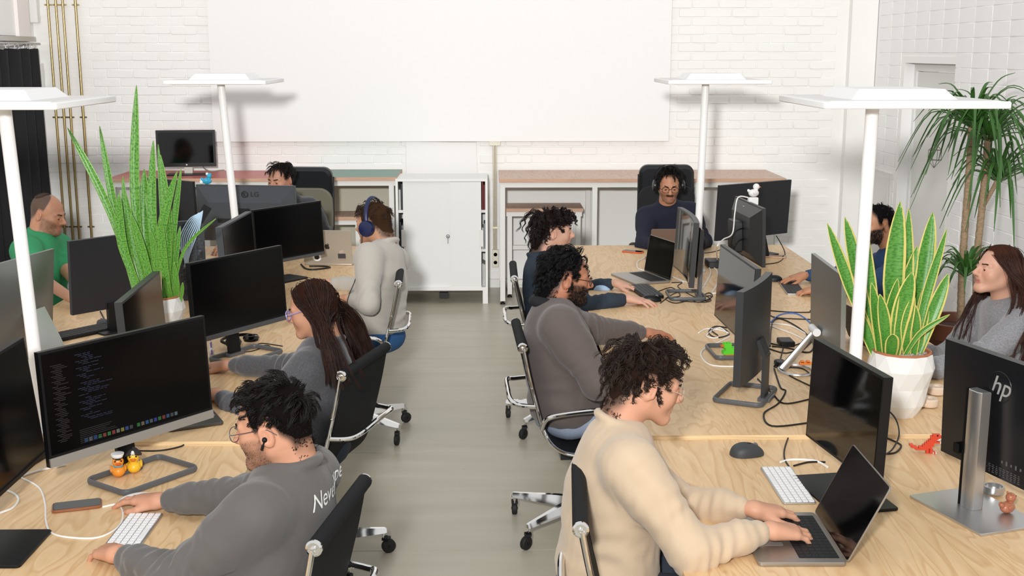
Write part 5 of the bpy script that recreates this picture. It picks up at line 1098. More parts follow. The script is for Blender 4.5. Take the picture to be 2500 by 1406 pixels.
# ================================================================ plants
def leaf_mat(name, green, dark, edge, ew):
    m, nt, b, L = node_mat(name); tc = nt.nodes.new('ShaderNodeTexCoord'); sx = nt.nodes.new('ShaderNodeSeparateXYZ'); L(tc.outputs['UV'], sx.inputs[0])
    mp = nt.nodes.new('ShaderNodeMapping'); mp.inputs['Scale'].default_value = (3., 60, 1); L(tc.outputs['UV'], mp.inputs[0])
    n = nt.nodes.new('ShaderNodeTexNoise'); n.inputs['Scale'].default_value = 1.6; n.inputs['Detail'].default_value = 5; n.inputs['Distortion'].default_value = .35; L(mp.outputs[0], n.inputs['Vector'])
    r = ramp(nt, [(.38, dark), (.56, green), (.8, green)]); L(n.outputs['Fac'], r.inputs[0])
    d = nt.nodes.new('ShaderNodeMath'); d.operation = 'SUBTRACT'; d.inputs[1].default_value = .5; L(sx.outputs[0], d.inputs[0]); a = nt.nodes.new('ShaderNodeMath'); a.operation = 'ABSOLUTE'; L(d.outputs[0], a.inputs[0])
    e = nt.nodes.new('ShaderNodeMapRange'); e.inputs[1].default_value = .5-ew; e.inputs[2].default_value = .5-ew+.03; L(a.outputs[0], e.inputs[0])
    mx = nt.nodes.new('ShaderNodeMix'); mx.data_type = 'RGBA'; L(e.outputs[0], mx.inputs[0]); L(r.outputs[0], mx.inputs[6]); mx.inputs[7].default_value = lin(edge); L(mx.outputs[2], b.inputs['Base Color']); b.inputs['Roughness'].default_value = .35
    return m
LEAFV = leaf_mat('variegated_leaf', '5f9c3e', '397a2e', 'dccd74', .11); LEAFG = leaf_mat('snake_leaf', '6ba63f', '326f24', '86ad4e', .03); LEAFD = leaf_mat('dracaena_leaf', '3f6b2c', '2f5a24', '4a7433', .02)
def leaf(parent, base, mid, tip, w, mat, prof='sword', tw=0., cup=.25, n=14, face=None, name='leaf'):
    P = smoothpath([base, mid, tip], n//2); n = len(P); b = MB(); vs = []; uv = []; fs = []
    face = Vector(face or (0, -1, .15)); K = 5
    for i, p in enumerate(P):
        t = i/(n-1); d = (P[min(i+1, n-1)]-P[max(i-1, 0)]).normalized(); a = Matrix.Rotation(tw*(t-.3), 3, d) @ face; sd = d.cross(a).normalized(); nn = sd.cross(d).normalized()
        if prof == 'sword': ww = w*min(1, (.52+.9*t) if t < .5 else 1)*(1-max(0, (t-.58)/.42)**1.9)
        elif prof == 'paddle': ww = w*(.55+.9*t if t < .5 else 1)*(1-max(0, (t-.6)/.4)**3)
        else: ww = w*(.6+.6*min(t*3, .66))*(1-max(0, (t-.25)/.75)**1.6)
        ww = max(ww, .0006)
        for k in range(K):
            s = k/(K-1)*2-1; vs.append(p+sd*s*ww/2+nn*cup*ww*(s*s-.5)); uv.append((k/(K-1), t))
    for i in range(n-1):
        for k in range(K-1): q = i*K+k; fs.append((q, q+1, q+K+1, q+K))
    b.add([tuple(v) for v in vs], fs, None, uv); o = b.build(name, mat, parent, 80); md = o.modifiers.new('s', 'SOLIDIFY'); md.thickness = .0022; return o
POTW = M('white_ceramic', 'e6e6e3', .5); TERRA = M('terracotta', 'b5714f', .7, var=.1); PEBB = M('pebbles', 'a8a49c', .8, var=.5, vscale=90, bump=1., bscale=90)
def snake_plant(lab, c, r, h, leaves, mat):
    t = thing('snake_plant', lab, 'plant', (c[0], c[1], DESK), 0); N = 13; b = MB(); rows = [(0, .60, 0), (.20, .80, .5), (.48, .97, 0), (.76, 1.04, .5), (1.0, .985, 0)]
    vs = []; fs = []                                    # faceted pot: rings of points joined into triangles
    for (z, k, o) in rows:
        for i in range(N): a = 2*PI*(i+o)/N; k_ = k*(1+(.05 if 0 < z < .9 else 0)*(1 if (rows.index((z, k, o)) % 2) else -1)); vs.append((r*k_*math.cos(a), r*k_*math.sin(a), z*h))
    for j in range(4):
        o = rows[j][2]
        for i in range(N):
            a, bb = j*N+i, j*N+(i+1) % N
            if o == 0: c0, c1 = (j+1)*N+i, (j+1)*N+(i-1) % N; fs += [(a, bb, c0), (a, c0, c1)]
            else: c0, c1 = (j+1)*N+i, (j+1)*N+(i+1) % N; fs += [(a, c1, c0), (a, bb, c1)]
    fs.append(tuple(reversed(range(N)))); b.add(vs, fs); b.build('pot', POTW, t, 0)
    b = MB(); b.lathe([(r*.86, h*.86), (r*.86, h+.004), (r*.90, h+.008), (r*.955, h+.006), (r*.96, h*.93)], 40, capa=False, capb=False); b.build('inner_pot', TERRA, t)
    b = MB(); b.lathe([(r*.87, h*.92), (r*.5, h*.955), (.001, h*.96)], 30, capa=False); b.build('soil', PEBB, t)
    b = MB()
    for q in range(110):
        a, rr = random.uniform(0, 6.28), r*.83*math.sqrt(random.random()); b.ell((rr*math.cos(a), rr*math.sin(a), h*.95+.003), (random.uniform(.004, .009), random.uniform(.004, .008), .005), None, 6, 4)
    o = b.build('pebbles', PEBB, t); o['kind'] = 'stuff'
    ox, oy = c[0], c[1]
    for (bx, by, mx, my, tx, ty, w_, dY, pr, tw) in leaves:
        B = DP(bx, by, oy+dY*.3); Mm = DP(mx, my, oy+dY*.7); T = DP(tx, ty, oy+dY); f = lambda q: (q[0]-ox, q[1]-oy, q[2]-DESK)
        leaf(t, f(B), f(Mm), f(T), w_*(.84 if mat is LEAFG else 1.), mat, pr, tw)
    return t
c = DP(2192, 1000, 4.50)
RL = [(2150, 880, 2075, 700, 2020, 545, .050, .05, 'sword', .5), (2150, 875, 2100, 690, 2063, 530, .060, .06, 'sword', .2), (2160, 880, 2125, 690, 2110, 545, .045, -.02, 'sword', .6), (2185, 880, 2180, 690, 2198, 492, .085, .0, 'sword', .1), (2205, 875, 2212, 700, 2219, 508, .055, .06, 'sword', .4),
      (2215, 875, 2248, 700, 2278, 518, .075, .08, 'sword', -.2), (2225, 878, 2262, 720, 2312, 558, .042, .02, 'sword', .5), (2235, 880, 2275, 770, 2316, 668, .058, .03, 'sword', -.1), (2180, 885, 2198, 770, 2228, 664, .075, -.06, 'sword', -.15), (2172, 885, 2172, 780, 2192, 680, .05, -.05, 'sword', .2),
      (2198, 888, 2245, 815, 2319, 768, .022, -.07, 'sword', .3), (2172, 890, 2176, 850, 2178, 816, .055, -.085, 'paddle', 0), (2150, 885, 2142, 790, 2128, 690, .048, -.04, 'sword', .3), (2240, 882, 2250, 780, 2258, 700, .05, .04, 'sword', .1), (2215, 885, 2212, 800, 2232, 720, .045, -.05, 'sword', -.3),
      (2165, 885, 2160, 800, 2148, 718, .05, -.07, 'sword', .2), (2228, 885, 2236, 800, 2228, 735, .04, -.03, 'sword', .2), (2140, 880, 2118, 820, 2100, 760, .045, .02, 'sword', .2), (2195, 885, 2205, 740, 2240, 600, .06, .05, 'sword', .1)]
snake_plant('snake plant with yellow edged leaves in a white faceted pot', c, .118, .255, RL, LEAFV)
c = DP(393, 870, 5.62)
LL = [(345, 735, 262, 500, 165, 312, .042, -.04, 'sword', .5), (335, 735, 282, 520, 243, 308, .040, .03, 'sword', .2), (358, 735, 330, 480, 333, 208, .052, .06, 'sword', .15), (390, 735, 372, 540, 374, 343, .050, .0, 'sword', -.1), (372, 735, 355, 580, 352, 412, .075, .08, 'sword', .05), (400, 735, 398, 540, 386, 352, .03, .05, 'sword', .5),
      (405, 735, 412, 560, 392, 378, .045, -.02, 'sword', .2), (380, 735, 395, 560, 432, 418, .052, -.06, 'sword', -.3), (415, 735, 424, 560, 442, 412, .034, .02, 'sword', .3), (420, 738, 450, 610, 527, 534, .016, -.05, 'sword', .5), (352, 735, 300, 600, 290, 470, .052, -.05, 'sword', .1), (340, 735, 312, 600, 300, 430, .040, .05, 'sword', .3),
      (365, 735, 332, 610, 305, 465, .045, .0, 'sword', -.2), (398, 738, 410, 640, 404, 455, .04, -.03, 'sword', .1), (412, 738, 425, 650, 440, 552, .034, .04, 'sword', .2), (430, 738, 432, 700, 425, 640, .03, -.06, 'sword', .1), (385, 738, 350, 620, 318, 520, .045, -.07, 'sword', .4), (355, 738, 340, 660, 312, 560, .045, .07, 'sword', .1),
      (418, 740, 400, 640, 392, 530, .045, -.08, 'sword', .1), (440, 740, 444, 715, 446, 690, .02, -.05, 'sword', .1), (425, 742, 416, 718, 410, 690, .022, -.08, 'sword', .1), (370, 738, 380, 600, 356, 470, .05, .03, 'sword', .2), (388, 738, 382, 640, 366, 560, .04, -.05, 'sword', .2)]
snake_plant('tall banded snake plant in a white faceted pot on the left desk row', c, .118, .255, LL, LEAFG)
# dracaena in the corner
PX, PY = 2.93, 7.22; t = thing('dracaena', 'tall dracaena with two bare trunks in a brown pot by the right wall', 'plant', (PX, PY, 0))
b = MB(); b.lathe([(.15, 0), (.21, .40), (.235, .40), (.24, .50), (.215, .50), (.205, .44)], 40, capb=False); b.build('pot', M('brown_clay', '7d4a33', .5, var=.1), t)
b = MB(); b.lathe([(.21, .44), (.1, .455), (.001, .46)], 24, capa=False); b.build('soil', M('bark_soil', '4a2f22', .9, var=.5, vscale=40, bump=1., bscale=60), t)
TRK = M('dracaena_trunk', '9c8468', .8, var=.3, vscale=40, bump=.8, bscale=60, stretch=(1, 1, 3))
def wp(px, py, Y): p = DP(px, py, Y); return (p[0]-PX, p[1]-PY, p[2])
for pts in ([wp(2345, 790, 7.2), wp(2350, 640, 7.2), wp(2365, 430, 7.2), wp(2372, 300, 7.2)], [wp(2385, 790, 7.16), wp(2385, 640, 7.16), wp(2400, 480, 7.16), wp(2412, 330, 7.16)]):
    b = MB(); P = smoothpath(pts, 16); b.tube(P, [.023-.005*i/len(P)+(.002 if i % 2 else 0) for i in range(len(P))], 12); b.build('trunk', TRK, t)
def rosette(c, n, L, droop, seed):
    r = random.Random(seed); c = Vector(c)
    for i in range(n):
        a = 2*PI*i*.381966+r.uniform(-.2, .2); el = .95-1.15*(i/n)+r.uniform(-.1, .1); l = L*r.uniform(.75, 1.05); d = Vector((math.cos(a)*math.cos(el), math.sin(a)*math.cos(el), math.sin(el)))
        m = c+d*l*.5+Vector((0, 0, .02)); tp = c+d*l*.88+Vector((0, 0, -droop*l*(.25+.75*(1-max(el, 0)))))
        m.x = min(m.x, 3.39-PX); tp.x = min(tp.x, 3.395-PX)
        leaf(t, c+d*.01-Vector((0, 0, .05*i/n)), m, tp, .024, LEAFD, 'strap', .3, .18, 10, (math.cos(a+1.57)*.01-d.x*0, 0.01, 1.))
rosette(wp(2374, 292, 7.2), 50, .50, .75, 1); rosette(wp(2414, 325, 7.16), 46, .50, .8, 2); rosette(wp(2440, 425, 7.1), 38, .42, .8, 3); rosette(wp(2358, 655, 7.12), 34, .30, .5, 4)
b = MB(); b.tube([wp(2402, 500, 7.16), wp(2425, 460, 7.12), wp(2440, 430, 7.1)], .014, 10); b.build('branch', TRK, t)
# wire ornament hanging on the right wall
b = MB(); o0 = Vector((3.36, 8.98, 1.37)); V_ = [(0, 0, .09), (.05, 0, .045), (0, .05, .045), (-.05, 0, .045), (0, -.05, .045), (.05, 0, -.03), (0, .05, -.03), (-.05, 0, -.03), (0, -.05, -.03), (0, 0, -.09)]
for i, j in [(0, 1), (0, 2), (0, 3), (0, 4), (1, 2), (2, 3), (3, 4), (4, 1), (1, 5), (2, 6), (3, 7), (4, 8), (5, 6), (6, 7), (7, 8), (8, 5), (5, 9), (6, 9), (7, 9), (8, 9)]: b.tube([o0+Vector(V_[i]), o0+Vector(V_[j])], .0022, 5)
b.tube([o0+Vector((0, 0, .09)), o0+Vector((.05, 0, .26)), o0+Vector((.072, 0, .30))], .001, 5); tag(b.build('wire_ornament', M('thin_wire', '77736a', .5)), 'small geometric wire ornament hanging left of the dracaena', 'ornament')
# ================================================================ little figures
def duck(lab, loc, rz, s, body, beak='e8803a', extra=None, z=DESK):
    t = thing('rubber_duck', lab, 'toy duck', (loc[0], loc[1], z if len(loc) < 3 else loc[2]), rz, 'small toy ducks'); m = M('duck_'+body, body, .35)
    b = MB(); P = [(-.02, .0, .0)]
    b.ell((0, 0, .020*s), (.021*s, .028*s, .0195*s), None, 20, 12); b.ell((0, -.026*s, .030*s), (.008*s, .014*s, .008*s), Matrix.Rotation(-.7, 3, 'X'), 12, 8); b.ell((0, .012*s, .036*s), (.012*s, .011*s, .012*s), None, 12, 8); b.build('body', m, t, 60)
    for k in (-1, 1): b = MB(); b.ell((k*.0195*s, -.005*s, .024*s), (.005*s, .015*s, .009*s), Matrix.Rotation(-.35, 3, 'X'), 12, 8); b.build('wing', m, t, 60)
    b = MB(); b.ell((0, .014*s, .051*s), .0165*s, None, 20, 14); hd = b.build('head', m, t, 60)
    b = MB(); b.ell((0, .031*s, .049*s), (.009*s, .010*s, .0028*s), None, 12, 6); b.ell((0, .029*s, .046*s), (.007*s, .008*s, .0022*s), None, 12, 6); b.build('beak', M('beak_'+beak, beak, .4), hd, 60)
    for k in (-1, 1): b = MB(); b.ell((k*.0085*s, .0275*s, .056*s), .0026*s, None, 8, 6); b.build('eye', BLACK, hd)
    if extra: extra(t, hd, s)
    return t
def sailor(t, hd, s):
    b = MB(); b.lathe([(.013*s, .060*s), (.0155*s, .066*s), (.019*s, .073*s), (.019*s, .076*s), (.002, .078*s)], 20, (0, .011*s, 0)); b.build('cap', WHITEP, hd); b = MB(); b.lathe([(.0145*s, .060*s), (.0148*s, .064*s), (.0140*s, .064*s)], 20, (0, .011*s, 0)); b.ell((0, .026*s, .061*s), (.010*s, .006*s, .0015*s), None, 12, 6); b.build('cap_band', BLACK, hd)
    for k in (-1, 1): b = MB(); b.ell((k*.0205*s, -.005*s, .023*s), (.004*s, .012*s, .009*s), None, 10, 6); b.build('vest_patch', M('cyan_patch', '3aa0c8', .4), t)
    b = MB(); b.lathe([(.0135*s, .036*s), (.0150*s, .0385*s), (.0135*s, .041*s)], 18, (0, .012*s, 0)); b.build('scarf', M('cyan_patch'), t)
def pirate(t, hd, s):
    b = MB(); b.prism([(-.024*s, .058*s), (.024*s, .058*s), (.019*s, .066*s), (.010*s, .076*s), (0, .080*s), (-.010*s, .076*s), (-.019*s, .066*s)], -.028*s, -.004*s, .003*s, 'y'); b.build('hat', M('pirate_hat', '1c1a1a', .6), hd)
    b = MB(); b.ell((0, .0285*s, .070*s), (.004*s, .0015*s, .0045*s), None, 10, 6); b.box((0, .0285*s, .0645*s), (.012*s, .0012*s, .002*s), Matrix.Rotation(.5, 3, 'Y')); b.box((0, .0285*s, .0645*s), (.012*s, .0012*s, .002*s), Matrix.Rotation(-.5, 3, 'Y')); b.build('skull_print', PRINT, hd)
p = G(290, 1163, DESKN); duck('orange duck with white sailor cap on the big monitor foot', p, math.radians(200), 1.15, 'e8902c', 'd8602a', sailor, DESKN)
p = G(328, 1153, DESKN); duck('yellow duck with black pirate hat on the big monitor foot', p, math.radians(195), 1.2, 'edb92c', 'e07a2a', pirate, DESKN)
p = DP(505, 449, 8.18); duck('turquoise duck sitting on top of the logo monitor', (p[0], p[1]+.01, 1.252), math.radians(-80), 1.15, '35a9cf', 'd8603a', lambda t, hd, s: MB().ell((0, .002*s, .062*s), (.012*s, .009*s, .009*s), None, 12, 8).build('tuft', WHITEP, hd, 60))
p = DP(495, 447, 8.18); b = MB(); b.ell((0, 0, .016), (.014, .014, .016), None, 14, 10); b.ell((0, 0, .036), (.010, .010, .011), None, 14, 10); b.ell((.012, 0, .036), (.006, .004, .003), None, 8, 6); tag(b.build('duckling', WHITEP, None, 60, (p[0]-.01, p[1]+.01, 1.2505)), 'tiny white duckling behind the turquoise duck on the monitor', 'toy duck')
p = G(2458, 1252, DESKN+.009); duck('brown duck on the silver foot of the column monitor', (p[0], p[1], DESKN+.0092), math.radians(-60), .95, 'a8674a', 'e0903a', lambda t, hd, s: [MB().ell((k*.009*s, .008*s, .066*s), (.004*s, .003*s, .005*s), None, 8, 6).build('ear', M('duck_a8674a'), hd, 60) for k in (-1, 1)])
# webcam with the white duck
wc = thing('webcam', 'white webcam clipped on the sloped monitor, white duck on it', 'webcam', tuple(DP(1838, 500, 7.42))); b = MB(); b.prism(rrect(.062, .052, .008, 3), -.018, .018, .005, 'y'); o = b.build('body', WHITEP, wc); o.location = (0, 0, .022); o.rotation_euler = (0, 0, .2)
b = MB(); b.box((-.02, .01, -.012), (.075, .02, .006), Matrix.Rotation(.05, 3, 'Y')); b.box((-.03, .0, -.045), (.012, .02, .06), Matrix.Rotation(-.6, 3, 'Y')); b.build('clip', WHITEP, wc)
p = DP(1840, 470, 7.42); duck('white duck standing on the webcam', (p[0], p[1], wc.location.z+.05), math.radians(-70), 1.25, 'ececec', 'e0703a')
# green brick toy
p = G(1781, 868, DESK); t = thing('brick_toy', 'bright green brick duck on the wire foot of the mirroring monitor', 'toy', (p[0], p[1], DESK), .15); GB = M('lime_brick', '63d63a', .35)
for (c, d, n) in (((0, 0, .018), (.070, .032, .018), 'brick'), ((.004, 0, .034), (.058, .032, .014), 'brick'), ((-.014, 0, .052), (.036, .032, .022), 'brick')):
    b = MB(); b.box(c, d); 
    for k in range(2): b.cyl((c[0]-.008+.016*k, 0, c[2]+d[2]/2), (c[0]-.008+.016*k, 0, c[2]+d[2]/2+.004), .005, 10)
    b.build(n, GB, t)
b = MB(); b.box((-.038, 0, .050), (.012, .02, .008)); b.build('beak', M('orange_brick', 'e07a2c', .4), t); b = MB(); b.box((0, 0, .0045), (.05, .03, .009)); b.build('foot', M('orange_brick'), t)
# red brick dinosaur
p = G(2262, 1106, DESKN); t = thing('brick_dinosaur', 'red brick dinosaur with open white toothed mouth near the column monitor', 'toy', (p[0], p[1], DESKN), -.12); RB = M('red_brick', 'd8482c', .4)
pix = [(-9, 5), (-8, 5), (-8, 4), (-7, 4), (-6, 4), (-6, 3), (-5, 3), (-4, 3), (-4, 4), (-3, 3), (-3, 4), (-2, 3), (-2, 4), (-2, 5), (-1, 3), (-1, 4), (-1, 5), (-1, 6), (0, 3), (0, 4), (0, 5), (0, 6), (0, 7), (1, 2), (1, 3), (1, 4), (1, 5), (1, 6), (1, 7), (1, 8), (2, 1), (2, 2), (2, 3), (2, 4), (2, 5), (2, 6), (2, 7), (2, 8), (2, 9), (2, 10), (3, 5), (3, 6), (3, 7), (3, 8), (3, 9), (3, 10), (3, 11), (4, 7), (4, 8), (4, 9), (4, 10), (4, 11), (5, 9), (5, 10), (5, 11), (6, 10), (6, 11), (7, 10), (5, 7), (6, 7), (3, 1), (4, 1), (1, 1), (0, 1), (0, 2), (3, 2)]
one = MB(); one.box((0, 0, 0), (.0062, .018, .0062)); me = one.mesh('brick', RB)
for (x, z) in pix: o = bpy.data.objects.new('brick', me); COL.objects.link(o); o.parent = t; o.location = (x*.0066, (.012 if (x >= 0 and z < 4 and x % 2) else 0), z*.0066-.0031)
one = MB(); one.box((0, 0, 0), (.005, .014, .005)); me2 = one.mesh('tooth', WHITEP)
for (x, z) in ((6, 8.6), (5.3, 8.5), (7, 9.1), (7, 6.8), (4.6, .5), (3.6, .4)): o = bpy.data.objects.new('tooth', me2); COL.objects.link(o); o.parent = t; o.location = (x*.0066, 0, max(z*.0066-.0031, .003))
b = MB(); b.ell((.032, -.010, .070), .003, None, 8, 6); b.build('eye', BLACK, t)
# unicorn figurine
p = G(517, 874, DESK); t = thing('unicorn_figure', 'small white unicorn figurine by the long haired woman\'s hand', 'figurine', (p[0], p[1], DESK), .3); b = MB(); b.ell((0, 0, .034), (.012, .024, .014), None, 14, 8); b.tube([(0, .016, .040), (0, .026, .062)], [.009, .007], 8); b.ell((0, .033, .066), (.007, .013, .008), Matrix.Rotation(-.5, 3, 'X'), 10, 8)
for sx in (-1, 1):
    for y in (-.014, .014): b.tube([(sx*.007, y, .026), (sx*.008, y, .001)], [.005, .0055], 8)
b.build('body', M('ivory', 'efe9e0', .5), t); b = MB(); b.cyl((0, .034, .073), (0, .040, .090), .003, 8, .0004); b.build('horn', M('gold', 'd8b060', .4, .5), t); b = MB(); b.ell((0, .014, .060), (.004, .010, .014), None, 8, 6); b.ell((0, -.026, .034), (.004, .006, .014), None, 8, 6); b.build('mane', M('violet', '8a6ac0', .6), t)
# ================================================================ headphones and other small things
def headset(lab, parent_fn, name='headphones'): pass
def phones_on(label, Hc, hyp, hs, col, cup, thick=.012, pad=None, wide=.088, cupz=-.006, top=.135):
    R = RZ(hyp[0]) @ RX(hyp[1]); Hc = np.array(Hc); t = thing('headphones', label, 'headphones', tuple(Hc)); m = M('phones_'+col, col, .35); W = lambda P: [tuple(v) for v in (np.array(P) @ R.T)*hs]
    arc = [(wide*1.02*math.sin(a), -.018, .02+top*math.cos(a)) for a in np.linspace(-1.62, 1.62, 25)]
    b = MB(); b.tube(W(arc), thick, 8, flat=.55); b.build('headband', m, t, 60)
    for k in (-1, 1):
        Q = Matrix(R.tolist()); c = Vector(W([(k*(wide+.004), -.012, cupz)])[0]); ax = Q @ Vector((k, 0, .06)); b = MB(); b.lathe([(cup*.82, -.016), (cup, -.010), (cup*1.02, .004), (cup*.94, .014), (cup*.6, .019), (.001, .020)], 28, c, ax); cu = b.build('ear_cup', m, t, 50)
        b = MB(); b.lathe([(cup*.45, -.030), (cup*.9, -.028), (cup*.98, -.020), (cup*.84, -.014)], 28, c, ax); b.build('ear_pad', M('pad_black', '141417', .7), cu, 50)
phones_on('blue over ear headphones worn by the man in the pale knit', DP(912, 548, 6.80), (62, -8), 1.02, '16204a', .046, wide=.092, cupz=-.012)
phones_on('black over ear headphones worn by the moustached man', DP(1633, 452, 8.70), (178, -17), 1.02, '15161a', .040, .009, wide=.094, top=.126)
# earbud of the front left man: a thing held by the ear
R_ = RZ(76) @ RX(-12); Hc = DP(668, 1043, 3.13); b = MB(); q = Hc+R_ @ np.array((-.0855, -.010, -.010)); e = Hc+R_ @ np.array((-.0885, .004, -.036)); b.ell(tuple(q), .0075, None, 12, 8); b.tube([tuple(q), tuple(e)], [.0042, .0036], 8); tag(b.build('earbud', BLACK, None, 60), 'black stem earbud in the ear of the lettered sweatshirt man', 'earbud')
# beige headphones lying on the desk
p = G(2272, 975, DESK); t = thing('headphones', 'beige headphones lying beside the faceted pot at right', 'headphones', (p[0], p[1], DESK)); CR = M('cream_phones', 'd9c3ae', .5)
c1, c2 = G(2285, 962, DESK)-p, G(2266, 992, DESK)-p
for q in (c1, c2):
    b = MB(); b.lathe([(.018, .030), (.020, .034), (.034, .036), (.039, .030), (.039, .012), (.036, .004), (.012, .001)], 28, (q[0], q[1], 0)); b.build('ear_cup', CR, t)
b = MB(); b.tube(smoothpath([(c2[0]-.02, c2[1]-.03, .016), (c2[0]-.05, c2[1]-.01, .012), (-.07, .03, .011), (-.05, .13, .011), (c1[0]-.0, c1[1]+.05, .012), (c1[0]+.02, c1[1]+.03, .016)], 5), .009, 8); b.build('headband', CR, t)
# headset with glasses like pads on the woman's monitor foot
p = G(592, 846, DESK); t = thing('headset', 'black headset lying on the foot of the long haired woman\'s monitor', 'headset', (p[0], p[1], DESK+.016), .9)
for k in (-1, 1): b = MB(); b.lathe([(.02, 0), (.036, .004), (.040, .018), (.034, .030), (.022, .032), (.018, .024)], 22, (k*.055, 0, 0)); b.build('ear_cup', SCREENG, t)
b = MB(); b.tube(smoothpath([(-.09, 0, .015), (-.08, .06, .02), (0, .09, .022), (.08, .06, .02), (.09, 0, .015)], 5), .008, 8, flat=.6); b.build('headband', BLACK, t)
# mug, rings, brick box
p = G(2330, 1118, DESKN); t = thing('cup', 'white and blue cup half hidden behind the column monitor', 'cup', (p[0]+.03, p[1]+.06, DESKN)); b = MB(); b.lathe([(.034, 0), (.040, .004), (.041, .03)], 28, capb=False); b.build('foot_band', M('cup_blue', '34509c', .3), t); b = MB(); b.lathe([(.041, .03), (.042, .10), (.039, .10), (.037, .03)], 28, capa=False); b.build('wall', WHITEP, t)
p = G(2418, 1215, DESKN+.009); b = MB(); b.lathe([(.028, .0), (.033, .0), (.033, .022), (.028, .022), (.028, 0)], 30, capa=False, capb=False); b.lathe([(.012, 0.0005), (.028, .001), (.028, .004), (.012, .003)], 24); tag(b.build('metal_ring', SILVER, None, 40, (p[0]+.03, p[1]+.05, DESKN+.0092)), 'open silver ring stand on the column monitor foot', 'ring')
p = G(1742, 650, DESK); b = MB(); b.prism(rrect(.10, .16, .01), 0, .045, .006); tag(b.build('dock', M('dock_black', '1e1f22', .45), None, 35, (p[0], p[1], DESK)), 'flat black dock box behind the slim monitor', 'dock')
p = G(1918, 842, DESK); b = MB(); b.prism(rrect(.07, .10, .008), 0, .028, .004); tag(b.build('power_brick', BLACK, None, 35, (p[0], p[1], DESK)), 'black power brick in the cable tangle', 'power brick')
p = G(1905, 893, DESK); b = MB(); b.prism(rrect(.05, .08, .02), 0, .024, .006); tag(b.build('adapter', BLACK, None, 35, (p[0], p[1], DESK)), 'small rounded black adapter in front of the cable tangle', 'adapter')
p = G(1912, 896, DESK); b = MB(); b.box((0, 0, .03), (.055, .014, .012)); b.box((-.014, 0, .038), (.014, .014, .01)); b.box((.012, 0, .038), (.014, .014, .01)); tag(b.build('orange_bricks', M('orange_brick'), None, 35, (p[0]+.10, p[1], DESK-.012)), 'orange toy bricks on the white hinge arm', 'toy')
# circuit rack beside the snake plant
p0, p1 = DP(438, 690, 6.72), DP(502, 690, 6.78); rk = thing('circuit_rack', 'upright black rack of circuit blocks with pale blue cables', 'electronics', (p0[0], p0[1], DESK), math.atan2(p1[1]-p0[1], p1[0]-p0[0])); BLK = M('rack_black', '3a3e43', .5)
b = MB(); b.box2((0, 0, .0), (.155, .03, .46)); b.build('board', BLK, rk)
for q in range(120):
    w_, h_ = random.uniform(.008, .03), random.uniform(.006, .024); b = MB(); b.box((random.uniform(.012, .143), -.003, random.uniform(.012, .44)), (w_, random.uniform(.006, .02), h_)); b.build('block', random.choice([BLK, BLK, M('rack_grey', '50555b', .5), M('rack_dark', '23262a', .5)]), rk)
for q in range(9):
    x = .06+q*.007; b = MB(); b.tube(smoothpath([(.12+q*.004, -.02, .50+.004*q), (x, -.05, .47-.008*q), (x-.055+.004*q, -.05, .36), (.03+.003*q, -.03, .25), (.035+.003*q, -.012, .20)], 5), .0032, 6); b.build('ribbon_cable', M('pale_blue_cable', 'b6d2e6', .5), rk)
b = MB(); b.box((.15, -.02, .50), (.05, .012, .10), Matrix.Rotation(.6, 3, 'Y')); b.build('connector', BLACK, rk)
